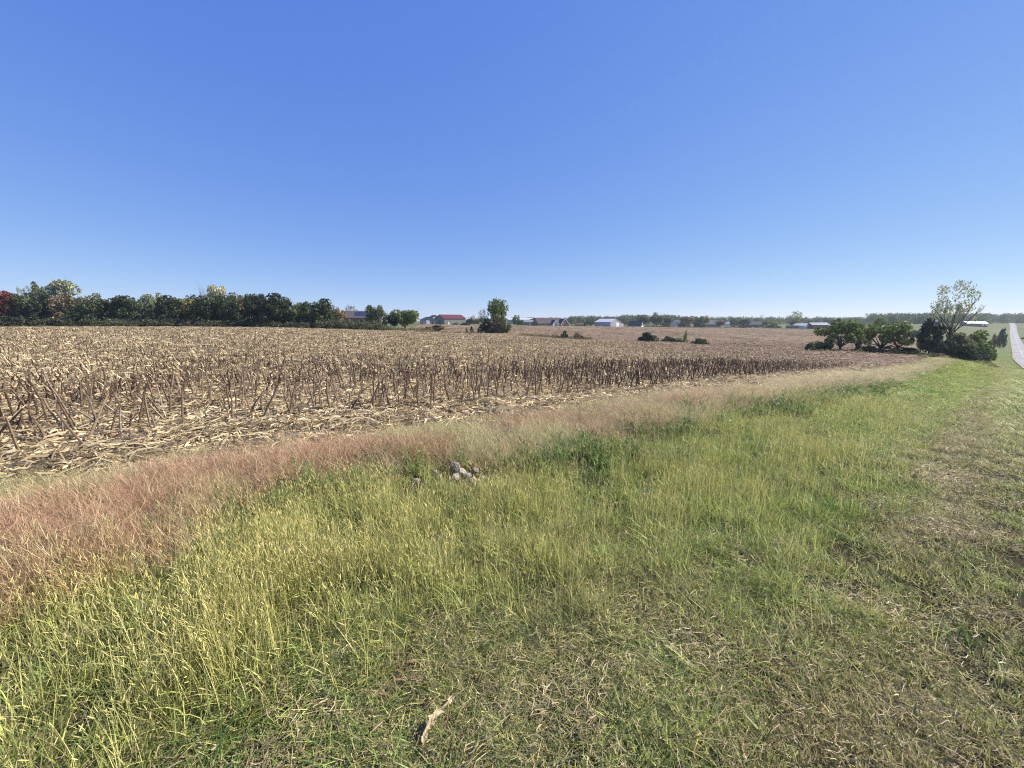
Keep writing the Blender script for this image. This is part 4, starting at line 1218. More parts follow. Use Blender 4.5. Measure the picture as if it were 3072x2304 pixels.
def build_grass():
    N = 245000
    X, Y, r = sample_polar(N, 0.55, 260, 1.42, 70)
    u, v = uv(X, Y)
    el, ep, em = E_LIT(v), E_PINK(v), E_MOW(v)
    wob = (fbm(X / 1.1, Y / 1.1, 3) - 0.5) * (0.9 + r * 0.03)
    keep = (u < el + wob * 0.8 + 0.15) & not_road(X, Y) & ~((r > 85) & (np.degrees(np.arctan2(X, Y)) < 44.5))
    keep &= rng.uniform(0, 1, N) < np.clip(0.5 + (fbm(X / 0.24, Y / 0.24, 17) - 0.45) * 4.0, 0.22, 1) + np.clip((r - 7) / 8, 0, 1)
    for (qx, qy, w_, h_, _) in STONE_SPOTS:
        gx_, gy_ = ray_ground(qx, qy)
        dx_, dy_ = X - gx_, Y - gy_
        keep &= ~((np.abs(dx_) < 0.16) & (dy_ > -0.34) & (dy_ < 0.1) & (rng.uniform(0, 1, N) < 0.45))
    X, Y, r, u, v, el, ep, em, wob = (a[keep] for a in (X, Y, r, u, v, el, ep, em, wob))
    uw = u + wob
    t_pink = np.clip((uw - ep) / 0.75 + 0.5, 0, 1) * np.clip(0.55 + (fbm(X / 0.7, Y / 0.7, 87) - 0.38) * 3.0, 0.30, 1)          # 1 inside the pink band
    t_mow = np.clip((em - uw * 1.0) / 0.9 + 0.4, 0, 1)      # 1 inside the mown strip
    far = np.clip((r - 14) / 30, 0, 1)
    n_a = fbm(X / 1.6, Y / 1.6, 41); n_b = fbm(X / 0.7, Y / 0.7, 45); n_c = fbm(X / 4.0, Y / 4.0, 49)
    sxy = 1.0 + np.clip((r - 5) / 9, 0, 9)                # broader clumps as the sampling thins
    rnd = rng.uniform(0, 1, len(X))
    in_pink = rng.uniform(0, 1, len(X)) < t_pink
    in_mow = (~in_pink) & (rng.uniform(0, 1, len(X)) < t_mow)
    mid = ~in_pink & ~in_mow

    # --- mown strip
    k = in_mow
    trk = np.exp(-((uw[k] - E_TRK(v[k])) / (0.34 + 0.02 * r[k])) ** 2)
    lush = np.clip(np.clip((n_a[k] - 0.42) * 4, 0, 1) * 0.8 + 0.35 * far[k], 0, 1) * (1 - 0.9 * trk)
    ti = lerp(lerp(BROWN * 0.65 + OLIVE * 0.32, OLIVE * 1.05, np.clip(n_b[k] * 2.4 + 0.20 + far[k] * 0.4, 0, 1) * (1 - 0.45 * trk)), lerp(LUSH, YGREEN, rnd[k]), np.clip(lush, 0, 1))
    ti = ti * rng.uniform(0.7, 1.25, (k.sum(), 1))
    t2 = lerp(BROWN, STRAW, rng.uniform(0.2, 1, k.sum()))
    p, ro, sc = place(X[k], Y[k], sxy[k] * rng.uniform(0.8, 1.3, k.sum()), rng.uniform(0.6, 1.2, k.sum()) * (1 + far[k] * 0.4))
    scatter('mown_grass', [v_short(s, 26, 0.035, 0.10) for s in range(500, 506)], p, ro, sc, ti, t2,
            'short mown grass, brownish and drying, on the strip beside the road', 'grass')
    # --- rough green grass
    k = mid
    gx = np.clip((n_c[k] - 0.46) * 4.0, 0, 1) * 0.8
    for (qx, qy, rad, amp) in ((2450, 1400, 1.5, 1.0), (2620, 1260, 3.0, 0.8), (1490, 1880, 0.35, 0.9), (1250, 1520, 0.5, 0.9), (2080, 1560, 0.7, 0.7), (700, 2250, 0.3, 0.8)):
        gx_, gy_ = ray_ground(qx, qy)
        gx = np.maximum(gx, amp * np.exp(-((X[k] - gx_) ** 2 + (Y[k] - gy_) ** 2) / (2 * rad ** 2)) * np.clip(0.5 + (n_a[k] - 0.35) * 2, 0.3, 1))
    base = lerp(YGREEN, LUSH, gx)
    base = lerp(base, OLIVE, np.clip((n_b[k] - 0.45) * 3, 0, 1) * 0.6)
    nearbr = np.clip((6.0 - r[k]) / 4.0, 0, 1) * np.clip((n_b[k] - 0.38) * 4, 0, 1)
    base = lerp(base, BROWN, nearbr * 0.3)
    inb = np.clip((uw[k] - ep[k] + 0.2) / 0.5, 0, 1)
    base = lerp(base, lerp(TAN * 0.75, OLIVE * 0.8, rng.uniform(0, 1, k.sum())), inb * 0.85)
    base = base * rng.uniform(0.65, 1.3, (k.sum(), 1)) * np.interp(r[k], [2, 4.5], [0.82, 1.0])[:, None]
    t2 = lerp(STRAW, GOLD, rnd[k]) * rng.uniform(0.7, 1.1, (k.sum(), 1))
    hz = 0.78 * (0.45 + 0.55 * np.clip((n_a[k] - 0.25) * 2, 0, 1)) * np.interp(r[k], [1.8, 3.4, 5], [0.5, 0.8, 1.0])
    p, ro, sc = place(X[k], Y[k], sxy[k] * rng.uniform(0.8, 1.3, k.sum()), hz * rng.uniform(0.75, 1.3, k.sum()))
    half = rng.uniform(0, 1, k.sum()) < np.clip(0.30 + gx * 0.5, 0, 1)
    scatter('rough_grass', [v_medium(s) for s in range(510, 516)], p[~half], ro[~half], sc[~half], base[~half], t2[~half],
            'yellow green rough grass going to seed on the bank', 'grass')
    scatter('green_grass', [v_short(s, 30, 0.06, 0.16, 0.10, 0.003, 0.0065, 0.16) for s in range(520, 526)], p[half], ro[half], sc[half], base[half], t2[half],
            'low green and yellowing grass under the seed heads', 'grass')
    # --- foxtail stands
    depth_t = (ep - uw) / np.maximum(ep - em, 0.5)          # 0 at pink edge, 1 at mown edge
    fx = np.clip(1.0 - np.abs(depth_t - 0.30) / 0.42, 0, 1) * np.clip((fbm(X / 1.4, Y / 1.4, 61) - 0.36) * 4.5, 0, 1)
    patch = np.zeros(len(X))
    for (qx, qy, rad, amp) in ((800, 1740, 0.75, 1.0), (600, 1640, 0.5, 0.7), (470, 1880, 0.45, 0.55), (1000, 1690, 0.6, 0.8), (1950, 1460, 0.9, 0.6), (1600, 1560, 0.6, 0.45),
                               (2250, 1330, 1.4, 0.5), (1300, 1640, 0.4, 0.35), (2560, 1230, 2.5, 0.4)):
        gx_, gy_ = ray_ground(qx, qy)
        patch = np.maximum(patch, amp * np.exp(-((X - gx_) ** 2 + (Y - gy_) ** 2) / (2 * rad ** 2)))
    fx = np.clip(0.10 * fx + patch * (0.35 + 0.65 * np.clip((n_b - 0.3) * 3, 0, 1)), 0, 1) * (depth_t > -0.05)
    fx *= np.interp(r, [1.7, 2.3, 12, 30], [0.0, 1.0, 1.0, 0.5])
    k = mid & (rng.uniform(0, 1, len(X)) < fx * 0.9)
    ti = lerp(YGREEN, OLIVE, rnd[k]) * rng.uniform(0.8, 1.2, (k.sum(), 1))
    t2 = lerp(GOLD, STRAW, rng.uniform(0, 1, k.sum())) * rng.uniform(0.8, 1.15, (k.sum(), 1))
    p, ro, sc = place(X[k], Y[k], np.minimum(sxy[k], 2.2) * rng.uniform(0.8, 1.2, k.sum()), rng.uniform(0.5, 1.0, k.sum()), 0.08)
    scatter('foxtail_grass', [v_foxtail(s) for s in range(530, 536)], p, ro, sc, ti, t2,
            'stand of golden foxtail stems with small seed heads', 'grass')
    # --- dark leafy weeds along the lower edge of the pink grass
    wd = np.clip(1.0 - np.abs(depth_t - 0.10) / 0.28, 0, 1) * np.clip((fbm(X / 1.2, Y / 1.2, 71) - 0.33) * 5, 0, 1)
    wd *= np.interp(v, [-1.0, 0.3, 1.6, 40], [0.0, 0.3, 1.0, 0.9])
    wd *= np.clip((fbm(X / 0.55, Y / 0.55, 73) - 0.42) * 5, 0, 1)
    k = (rng.uniform(0, 1, len(X)) < wd * np.interp(v, [2, 5], [0.5, 0.8]))
    ti = lerp(DGREEN, LUSH * 0.8, rnd[k] ** 2) * rng.uniform(0.8, 1.3, (k.sum(), 1))
    t2 = lerp(OLIVE, BROWN, rnd[k])
    p, ro, sc = place(X[k], Y[k], np.minimum(sxy[k], 3) * rng.uniform(0.8, 1.3, k.sum()), rng.uniform(0.35, 0.95, k.sum()) * np.interp(r[k], [3, 8], [0.7, 1.0]))
    scatter('leafy_weeds', [v_weed(s) for s in range(540, 545)], p, ro, sc, ti, t2,
            'dark green leafy weeds along the foot of the pinkish grass', 'weeds')
    # --- pink and tan panicle grass
    k = in_pink
    pk = np.clip((fbm(X[k] / 1.1, Y[k] / 1.1, 81) - 0.43) * 6, 0, 1) * np.interp(v[k], [-8, 3, 5, 8, 16, 24, 40], [1.0, 1.0, 0.7, 1.0, 0.8, 0.35, 0.1])
    edge = np.clip((el[k] - uw[k]) / np.maximum((el[k] - ep[k]) * 0.6, 0.6), 0, 1)
    pk = pk * np.clip(edge * 1.3, 0, 1)
    grn = np.clip((fbm(X[k] / 0.8, Y[k] / 0.8, 85) - 0.48) * 5, 0, 1) * 0.75
    pk = np.clip(pk * 0.35 + (rng.uniform(0, 1, len(pk)) < pk * 0.62) * 0.6, 0, 1)
    ti = lerp(lerp(TAN, PINK, pk), OLIVE, grn * (1 - pk * 0.7)) * rng.uniform(0.75, 1.25, (k.sum(), 1))
    t2 = lerp(PALE, PINK * 1.2, pk * 0.65 * rng.uniform(0, 1, len(pk))) * rng.uniform(0.75, 1.15, (k.sum(), 1))
    p, ro, sc = place(X[k], Y[k], np.minimum(sxy[k], 4) * rng.uniform(0.8, 1.25, k.sum()), rng.uniform(0.6, 1.1, k.sum()) * (0.28 + 0.72 * edge), 0.15)
    scatter('panicle_grass', [v_wiry(s) for s in range(550, 556)], p, ro, sc, ti, t2,
            'pinkish and tan wiry grass band between the corn stubble and green bank', 'grass')
    # --- dry clippings over everything near, thickest on the mown strip
    X, Y, r = sample_polar(30000, 0.55, 22, 1.5, 70)
    u, v = uv(X, Y); em, ep = E_MOW(v), E_PINK(v)
    pr = np.where(u < em + 0.3, 0.14 + 0.50 * np.exp(-((u - E_TRK(v)) / 0.36) ** 2), np.where(u < ep, 0.20, 0.3)) * np.clip((fbm(X / 0.9, Y / 0.9, 91) - 0.28) * 3.5, 0.05, 1)
    k = (rng.uniform(0, 1, len(X)) < pr) & (u < E_LIT(v)) & not_road(X, Y)
    X, Y, r = X[k], Y[k], r[k]
    cg = np.clip((fbm(X / 0.6, Y / 0.6, 95) - 0.35) * 3, 0, 1)
    ti = lerp(BROWN * 0.8, STRAW, rng.uniform(0, 1, len(X)) * cg); t2 = lerp(BROWN * 1.2, PALE, rng.uniform(0, 1, len(X)) * cg)
    p, ro, sc = place(X, Y, 1 + np.clip((r - 4) / 8, 0, 2.5), np.full(len(X), 1.0), 0.1)
    scatter('grass_clippings', [v_clip(s) for s in range(560, 565)], p, ro, sc, ti, t2,
            'dry straw coloured clippings lying in the grass', 'grass clippings')


build_grass()

# ------------------------------------------------------------------ corn field
LIT_A, LIT_B = np.array([0.82, 0.67, 0.39]), np.array([0.54, 0.42, 0.24])
ST_A, ST_B = np.array([0.125, 0.078, 0.055]), np.array([0.20, 0.13, 0.083])


def build_litter():
    X, Y, r = sample_polar(100000, 3.0, 175, 1.25, 62)
    u, v = uv(X, Y)
    k = (u > E_LIT(v) + (fbm(X, Y, 5) - 0.5) * 0.8) & is_far_field(X, Y)
    dens = np.clip(0.55 + (fbm(X / 3, Y / 9, 6) - 0.4) * 2.2, 0.35, 1)
    k &= rng.uniform(0, 1, len(X)) < dens
    X, Y, r, u, v = X[k], Y[k], r[k], u[k], v[k]
    n = len(X)
    g = rng.uniform(0.72, 1.15, (n, 1)) * (0.85 + 0.3 * fbm(X / 8, Y / 8, 8))[:, None]
    az = np.degrees(np.arctan2(X, Y))
    brown = np.clip((az - 2) / 25, 0, 1) * np.clip((Y - 18) / 50, 0, 1) + np.clip((Y - 108) / 15, 0, 1) * np.clip((az + 14) / 3, 0, 1) * 0.6
    ti = lerp(lerp(LIT_A, LIT_B, rng.uniform(0, 1, n)), np.array([0.56, 0.41, 0.28]), np.clip(brown, 0, 1)) * g
    t2 = lerp(ST_B, LIT_B * 0.8, rng.uniform(0, 1, n)) * g
    s = 1 + np.clip((r - 14) / 40, 0, 2.4)
    pos, rot, scl = place(X, Y, s * rng.uniform(0.85, 1.2, n), np.minimum(s, 2.0) * rng.uniform(0.8, 1.5, n), 0.06)
    pos[:, 2] -= 0.01
    scatter('corn_litter', [v_litter(s) for s in range(600, 608)], pos, rot, scl, ti, t2,
            'pale dry corn leaves and husks strewn thickly over the harvested field', 'corn litter')
    m = 26000
    a2 = np.radians(rng.uniform(-14, 45, m)); y2 = np.sqrt(rng.uniform(120 ** 2, 430 ** 2, m)); x2 = np.tan(a2) * y2
    k2 = is_far_field(x2, y2); x2, y2 = x2[k2], y2[k2]; m = len(x2)
    c2 = lerp(np.array([0.60, 0.46, 0.30]), np.array([0.42, 0.31, 0.205]), np.clip(fbm(x2 / 14, y2 / 40, 9) * 1.6 - 0.3, 0, 1)) * rng.uniform(0.6, 1.25, (m, 1))
    p2, r2, s2 = place(x2, y2, rng.uniform(3.5, 6.0, m), rng.uniform(1.0, 2.4, m), 0.02)
    scatter('far_litter', [v_litter(s) for s in range(640, 645)], p2, r2, s2, c2, c2 * 0.7,
            'pinkish brown corn stubble and trash on the slope beyond the dip', 'corn litter')
    # cut stubble in rows parallel to the road
    X, Y, r = sample_polar(20000, 8.0, 150, 1.25, 62)
    u, v = uv(X, Y)
    row = 0.76 * np.where(r > 45, 2, 1)
    u = np.round(u / row) * row + rng.normal(size=len(u)) * 0.04
    X, Y = xy(u, v)
    k = (u > E_STK(v) + 4.2) & is_far_field(X, Y) & (Y < 130)
    X, Y, r = X[k], Y[k], r[k]
    n = len(X)
    ti = lerp(LIT_A, LIT_B, rng.uniform(0, 1, n)); t2 = lerp(ST_A, ST_B, rng.uniform(0, 1, n)) * rng.uniform(0.8, 1.3, (n, 1))
    pos, rot, scl = place(X, Y, 1 + np.clip((r - 25) / 60, 0, 1.2), rng.uniform(0.7, 1.25, n) * (1 + np.clip((r - 25) / 90, 0, .5)), 0.06)
    rot[:, 2] = math.pi / 2 - AZ_ROAD + rng.normal(size=n) * 0.1
    scatter('cut_stubble', [v_stub(s) for s in range(620, 626)], pos, rot, scl, ti, t2,
            'short cut corn stubble standing in rows across the field', 'corn stubble')


build_litter()

# standing corn stalks of the end rows: 300 nearest as things, the rest as stuff
M_STEM = plant_mat('corn_stem', 0.0, False, tuple(ST_A), (0.33, 0.235, 0.14), 0.9, 0.04)
M_HUSK = plant_mat('corn_husk_leaf', 0.25, False, (0.40, 0.305, 0.18), (0.26, 0.18, 0.11), 0.8, 0.04)
STEM, HUSK, BOTH = [], [], []
for s in range(14):
    r = np.random.default_rng(700 + s)
    L_ = r.uniform(0.55, 0.95); segs = 5
    d = r.normal(size=2) * 0.06; p = [np.array([0, 0, -0.05])]
    for i in range(segs):
        d = d + r.normal(size=2) * 0.05
        p.append(p[-1] + np.array([d[0] * L_ / segs, d[1] * L_ / segs, L_ / segs]))
    rad = [0.0165, 0.016, 0.0145, 0.0135, 0.0125, 0.010]
    brk = s % 3 == 0
    if brk:      # snapped over near the top
        a = r.uniform(0, 6.283); q = p[-1] + np.array([math.cos(a) * 0.22, math.sin(a) * 0.22, -0.10 + r.uniform(-0.1, 0.15)])
        p.append(q); rad.append(0.008)
    sb = MB(); sb.tube(p, rad, 6, r.uniform(0.1, 0.9), r.uniform(0, 0.8))
    for i in range(1, segs):
        sb.tube([p[i] - np.array([0, 0, 0.008]), p[i] + np.array([0, 0, 0.008])], rad[i] * 1.28, 6, 0.3, 0.9, cap=False)
    hb = MB()
    for k in range(r.integers(1, 3)):
        i = r.integers(1, segs - 1)
        blade(hb, r, p[i], r.uniform(0.15, 0.38), r.uniform(0.016, 0.034), r.uniform(0.2, 1.0), r.uniform(0.8, 2.2), 4, None, r.uniform(0, 1))
    STEM.append(sb.mesh('stem', M_STEM)); HUSK.append(hb.mesh('dry_leaf', M_HUSK))
    bb = MB()
    for src in (sb, hb):
        off = 0
        bb.add(np.concatenate(src.v), src.f, np.concatenate(src.vv), np.where(src is sb, 1.0, 0.15) * np.ones(src.n))
    BOTH.append(bb.mesh('standing_corn', M_LITTER))


def build_stalks():
    rows = np.arange(0, 8) * 0.62
    U, V = [], []
    for i, ro in enumerate(rows):
        vv_ = np.arange(-16, 66, 0.14) + rng.uniform(-0.06, 0.06, len(np.arange(-16, 66, 0.14)))
        U.append(E_STK(vv_) + 0.1 + ro + rng.normal(size=len(vv_)) * 0.05); V.append(vv_)
    U, V = np.concatenate(U), np.concatenate(V)
    dens = np.interp(V, [-16, -6, -1.0, 2.0, 30, 45, 66], [0.8, 0.85, 0.9, 1.0, 1.0, 0.7, 0.3])
    dens *= np.clip(0.55 + (fbm(U / 1.2, V / 2.5, 21) - 0.35) * 2.0, 0.15, 1)
    k = rng.uniform(0, 1, len(U)) < dens
    U, V = U[k], V[k]
    X, Y = xy(U, V)
    az = np.degrees(np.arctan2(X, Y)); r = np.hypot(X, Y)
    k = (Y > 1) & (np.abs(az) < 60)
    X, Y, r, V = X[k], Y[k], r[k], V[k]
    o = np.argsort(r); X, Y, r, V = X[o], Y[o], r[o], V[o]
    Z = gz(X, Y)
    n = len(X)
    leanP = np.interp(V, [-10, 0, 4], [0.38, 0.30, 0.12]) * rng.uniform(0.4, 1.6, n)
    tx, ty = rng.normal(size=n) * leanP, rng.normal(size=n) * leanP
    rz = rng.uniform(0, 6.283, n); sc = rng.uniform(0.38, 1.05, n)
    inview = np.abs(np.degrees(np.arctan2(X, Y))) < 52
    first = np.nonzero(inview)[0][:300]
    G = 'corn stalks left standing in the end rows'
    for i in first:
        var = int(rng.integers(0, 14))
        tilt = math.hypot(tx[i], ty[i])
        if var % 3 == 0:
            lab = 'snapped brown corn stalk standing in the end rows, its top folded over'
        elif tilt > 0.35:
            lab = 'brown corn stalk of the end rows leaning far over'
        else:
            lab = 'upright broken corn stalk in the brown end rows near the pink grass'
        root = link('corn_stalk', None, loc=(X[i], Y[i], Z[i]), label=lab, cat='corn stalk', group=G)
        root.rotation_euler = (tx[i], ty[i], rz[i]); root.scale = (1, 1, sc[i])
        link('stem', STEM[var], root)
        link('dry_leaf', HUSK[var], root)
    rest = np.setdiff1d(np.arange(n), first)
    pos = np.stack([X, Y, Z], -1)[rest]
    rot = np.stack([tx, ty, rz], -1)[rest]; scl = np.stack([np.ones(n) * 1.1, np.ones(n) * 1.1, sc], -1)[rest]
    t2 = lerp(ST_A, ST_B, rng.uniform(0, 1, len(rest))) * rng.uniform(0.75, 1.25, (len(rest), 1))
    scatter('standing_stalks', BOTH, pos, rot, scl, np.tile(np.array([0.40, 0.305, 0.18]), (len(rest), 1)), t2,
            'thick rows of brown corn stalks receding along the field edge', 'corn stalks')


build_stalks()

# ------------------------------------------------------------------ brush, weeds and woods further off
BRUSHM = plant_mat('brush_leaves', 0.3, var=0.9, gloss=0.03)


def v_bush(seed, n=260, size=0.10, kind='shrub'):
    r = np.random.default_rng(seed)
    P, _ = crown_points(kind, n, r); mb = MB(); leaf_quads(mb, P, size, r)
    return mb.mesh('bush', BRUSHM)


def build_brush():
    V = [v_bush(800 + i) for i in range(4)]
    # dense understorey below the wood
    n = 900
    px = rng.uniform(-120, 1165, n); Y = rng.uniform(138, 152, n)
    X = (px - CX) / F_PX * Y
    h = np.interp(px, [-100, 0, 150, 400, 700, 1000, 1165], [5.6, 5.4, 4.8, 4.0, 3.4, 4.4, 3.4]) * rng.uniform(0.6, 1.1, n)
    w = rng.uniform(3.5, 6.5, n)
    pos = np.stack([X, Y, EYE - drop(X, Y) - 0.1], -1)
    rot = np.stack([np.zeros(n), np.zeros(n), rng.uniform(0, 6.28, n)], -1)
    ti = lerp(np.array([0.07, 0.085, 0.036]), np.array([0.13, 0.135, 0.065]), rng.uniform(0, 1, n))
    red = rng.uniform(0, 1, n) < 0.03
    ti[red] = (0.13, 0.04, 0.03)
    scatter('understory_brush', V, pos, rot, np.stack([w, w, h], -1), ti, ti * 1.25, 'dark tangled brush filling the foot of the wood', 'brush')
    VB = [v_bush(810 + i, 700, 0.085, 'oak') for i in range(4)]
    n = 150
    px = np.linspace(-140, 1010, n) + rng.normal(size=n) * 8; Y = rng.uniform(153, 182, n)
    X = (px - CX) / F_PX * Y
    topy = np.interp(px, [-140, 0, 200, 330, 430, 560, 660, 800, 900, 1010], [890, 889, 886, 900, 905, 895, 885, 890, 912, 925]) + rng.normal(size=n) * 5
    g0 = EYE - drop(X, Y) - 0.3
    h = z_at(topy, Y) - g0; w = rng.uniform(6, 10, n)
    ti = lerp(np.array([0.055, 0.07, 0.03]), np.array([0.15, 0.15, 0.07]), rng.uniform(0, 1, n))
    au = rng.uniform(0, 1, n) < 0.12
    ti[au] = np.array([0.22, 0.15, 0.06]) * rng.uniform(0.7, 1.1, (au.sum(), 1))
    scatter('wood_interior', VB, np.stack([X, Y, g0], -1), np.stack([np.zeros(n), np.zeros(n), rng.uniform(0, 6.28, n)], -1),
            np.stack([w, w, h], -1), ti, ti * 1.25, 'close packed olive trees filling the inside of the wood', 'woods')
    # weedy strips in the swale and fence-line tufts
    runs = [(1240, 1440, 128, 3.0, 0.9, 110), (1560, 1770, 117, 3.0, 1.3, 150), (1180, 1300, 150, 5.0, 1.5, 60), (2430, 2800, 88, 3.0, 0.9, 180),
            (2800, 2990, 92, 3.0, 1.0, 110), (2150, 2430, 122, 6.0, 0.7, 90), (0, 1180, 136, 1.0, 0.7, 260), (1700, 2330, 440, 12, 1.8, 160), (1880, 2010, 450, 8, 2.2, 40)]
    X, Y, H, T = [], [], [], []
    for a, b, yy, dy, h, m in runs:
        q = rng.uniform(a, b, m); y_ = yy + rng.normal(size=m) * dy
        X.append((q - CX) / F_PX * y_); Y.append(y_); H.append(h * rng.uniform(0.5, 1.3, m))
        T.append(lerp(np.array([0.10, 0.105, 0.045]), np.array([0.24, 0.185, 0.095]), rng.uniform(0, 1, m)) if yy < 400 else lerp(np.array([0.08, 0.10, 0.04]), np.array([0.13, 0.13, 0.06]), rng.uniform(0, 1, m)))
    X, Y, H, T = map(np.concatenate, (X, Y, H, T))
    m = len(X); w = rng.uniform(1.2, 3.0, m) * np.where(Y > 300, 2, 1)
    scatter('swale_weeds', V, np.stack([X, Y, EYE - drop(X, Y) - 0.05], -1), np.stack([np.zeros(m), np.zeros(m), rng.uniform(0, 6.28, m)], -1),
            np.stack([w, w, H], -1), T, T * 1.3, 'rank weeds and tall grass along the dip and field edges', 'weeds')
    # far woods on the horizon
    VW = [v_bush(820 + i, 330, 0.10, 'oak') for i in range(3)] + [v_bush(830 + i, 330, 0.10, 'round') for i in range(2)]
    segs = [(1380, 1600, 760, 900, 952, 60), (1580, 1720, 620, 760, 951, 60), (1700, 1890, 560, 700, 946, 110), (1860, 2030, 580, 720, 943, 90), (2020, 2460, 640, 820, 949, 190),
            (2440, 2600, 640, 820, 950, 90), (2590, 2800, 520, 640, 938, 140), (2780, 2960, 560, 700, 940, 130), (2900, 3300, 620, 800, 938, 260), (-600, 60, 190, 240, 905, 60)]
    X, Y, Z, H, W, T = [], [], [], [], [], []
    for a, b, y0, y1, top, m in segs:
        q = rng.uniform(a, b, m); y_ = rng.uniform(y0, y1, m); x = (q - CX) / F_PX * y_
        z = EYE - drop(x, y_) - 1.0
        ht = (z_at(top, y_) - z) * rng.uniform(0.72, 1.04, m)
        ht = np.maximum(ht, 3)
        X.append(x); Y.append(y_); Z.append(z); H.append(ht); W.append(rng.uniform(9, 16, m) * (1.0 if y0 > 300 else 0.8))
        c = lerp(np.array([0.075, 0.115, 0.040]), np.array([0.14, 0.17, 0.06]), rng.uniform(0, 1, m))
        rr = rng.uniform(0, 1, m) < (0.20 if a == 1700 else 0.03)
        c[rr] = (0.19, 0.115, 0.065)
        T.append(c)
    X, Y, Z, H, W, T = map(np.concatenate, (X, Y, Z, H, W, T))
    m = len(X)
    scatter('distant_woods', VW, np.stack([X, Y, Z], -1), np.stack([np.zeros(m), np.zeros(m), rng.uniform(0, 6.28, m)], -1),
            np.stack([W, W, H], -1), T, T * 1.3, 'low dark band of woods along the horizon', 'woods')


build_brush()

# ------------------------------------------------------------------ small single things
STONE = solid_mat('pale_limestone', (0.36, 0.31, 0.26), 0.95, 0.25, 9.0)


def rock_mesh(seed):
    r = np.random.default_rng(seed)
    import bmesh
    bm = bmesh.new()
    bmesh.ops.create_icosphere(bm, subdivisions=2, radius=1.0)
    dirs = [r.normal(size=3) for _ in range(9)]
    for v in bm.verts:
        c = np.array(v.co)
        s = 1.0
        for d in dirs:
            dd = d / np.linalg.norm(d); t = float(c @ dd)
            if t > 0.62:
                s = min(s, 0.62 / t + 0.06)
        v.co *= s * (1 + r.normal() * 0.03)
    me = bpy.data.meshes.new('rock'); bm.to_mesh(me); bm.free()
    me.materials.append(STONE)
    return me


ROCKS = [rock_mesh(900 + i) for i in range(4)]
for i, (px, py, w, h, lab) in enumerate(STONE_SPOTS):
    x, y = ray_ground(px, py)
    o = link('rock', ROCKS[i % 4], loc=(x, y, float(gz(x, y)) + h * 0.3), label=lab, cat='stone', group='pale stones in the grassy ditch')
    o.scale = (w * 0.62, w * 0.55, h * 0.6); o.rotation_euler = (0.2 * i, 0.1 * i, 1.3 * i)


def corn_leaf():
    x, y = ray_ground(1312, 2190)
    mb = MB(); r = np.random.default_rng(5)
    n, m = 26, 7
    V, F = [], []
    for i in range(n):
        t = i / (n - 1)
        w = 0.055 * (math.sin(math.pi * min(1, t * 0.85 + 0.10)) ** 0.8) * (0.4 if 0.62 < t < 0.78 else 1.0)
        cx_ = (t - 0.5) * 0.60
        bend = 0.05 * math.sin(t * 5.0)
        for j in range(m):
            s = (j / (m - 1) - 0.5) * 2
            V.append((cx_ + r.normal() * 0.004, bend + s * w * (0.8 + 0.25 * math.sin(t * 23 + j)) + r.normal() * 0.003, -0.03 * (1 - s * s) + 0.03 + 0.04 * math.sin(t * 3.0) + 0.016 * math.sin(t * 17 + s * 2.5) + r.normal() * 0.006))
    F = [(i * m + j, (i + 1) * m + j, (i + 1) * m + j + 1, i * m + j + 1) for i in range(n - 1) for j in range(m - 1)]
    F = [f for i_, f in enumerate(F) if not (i_ % (m - 1) in (0, m - 2) and math.sin(i_ * 1.7) > 0.55)]
    mb.add(V, F, np.clip(0.55 + r.normal(size=len(V)) * 0.25, 0, 1), np.clip(r.normal(size=len(V)) * 0.4 + 0.2, 0, 1))
    mat = plant_mat('dry_corn_leaf', 0.2, False, (0.68, 0.57, 0.35), (0.45, 0.33, 0.18), 0.5, 0.02)
    o = link('corn_leaf', mb.mesh('corn_leaf', mat), loc=(x, y, float(gz(x, y)) + 0.055), label='single dry corn leaf lying crumpled in the grass', cat='corn leaf')
    o.rotation_euler = (0.5, -0.15, math.radians(70)); o.scale = (0.36, 0.36, 0.4)


corn_leaf()


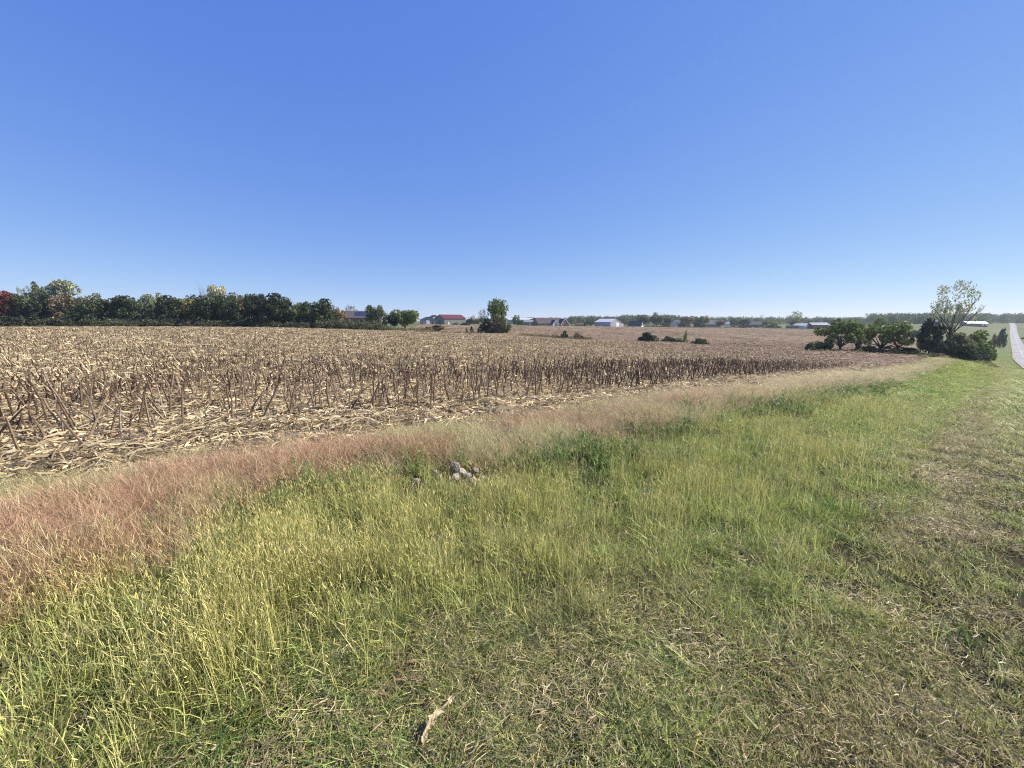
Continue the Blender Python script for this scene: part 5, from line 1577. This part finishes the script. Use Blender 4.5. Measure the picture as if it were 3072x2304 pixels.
def clump(px, py, seed, n, hmin, hmax, w, rad, mat, label, lean=(0.1, 0.9), curl=(0.4, 1.8)):
    x, y = ray_ground(px, py); r = np.random.default_rng(seed); mb = MB()
    for _ in range(n):
        a = r.uniform(0, 6.283); q = rad * math.sqrt(r.uniform(0, 1))
        blade(mb, r, (q * math.cos(a), q * math.sin(a), -0.02), r.uniform(hmin, hmax), w * r.uniform(0.6, 1.2), r.uniform(*lean), r.uniform(*curl), 6, None, r.uniform(0, 1) ** 2)
    link('grass_clump', mb.mesh('grass_clump', mat), loc=(x, y, float(gz(x, y))), label=label, cat='grass clump', group='single coarse grass clumps')


LIMEG = plant_mat('lime_blades', 0.45, False, (0.33, 0.38, 0.08), (0.48, 0.46, 0.17), 0.7, 0.015)
DEEPG = plant_mat('deep_green_blades', 0.4, False, (0.10, 0.19, 0.05), (0.22, 0.28, 0.08), 0.8, 0.015)
RUSTG = plant_mat('rusty_blades', 0.3, False, (0.30, 0.17, 0.075), (0.36, 0.26, 0.12), 0.7, 0.03)
clump(375, 2030, 41, 26, 0.16, 0.36, 0.011, 0.12, LIMEG, 'lime green clump of broad arching blades')
clump(250, 2070, 42, 16, 0.14, 0.28, 0.009, 0.10, LIMEG, 'smaller lime clump beside the broad arching one')
clump(660, 2262, 43, 46, 0.14, 0.28, 0.006, 0.12, DEEPG, 'dark green clump of fine arching blades at the bottom of the bank', (0.3, 1.1), (0.6, 1.6))
clump(1480, 1890, 44, 60, 0.12, 0.24, 0.006, 0.22, DEEPG, 'broad dark green clump in the yellowing grass')
clump(2770, 1795, 45, 40, 0.04, 0.11, 0.005, 0.07, RUSTG, 'small rusty brown tuft in the mown strip', (0.1, 1.2), (0, 0.8))
clump(2940, 1950, 46, 30, 0.10, 0.20, 0.007, 0.10, DEEPG, 'green clump in the brownish mown strip', (0.1, 0.7), (0.2, 1.2))

# ------------------------------------------------------------------ air
def haze():
    mb = MB()
    mb.box((0, 480, 2.5), (2600, 1200, 38))
    m, N, L = new_mat('haze')
    out = N.new('ShaderNodeOutputMaterial'); p = N.new('ShaderNodeVolumePrincipled')
    p.inputs['Color'].default_value = (0.80, 0.88, 1.0, 1)
    p.inputs['Density'].default_value = 0.00016
    p.inputs['Anisotropy'].default_value = 0.3
    L.new(p.outputs[0], out.inputs['Volume'])
    link('haze', mb.mesh('haze', m, False), label='thin blue air haze over the farmland', kind='stuff')


haze()
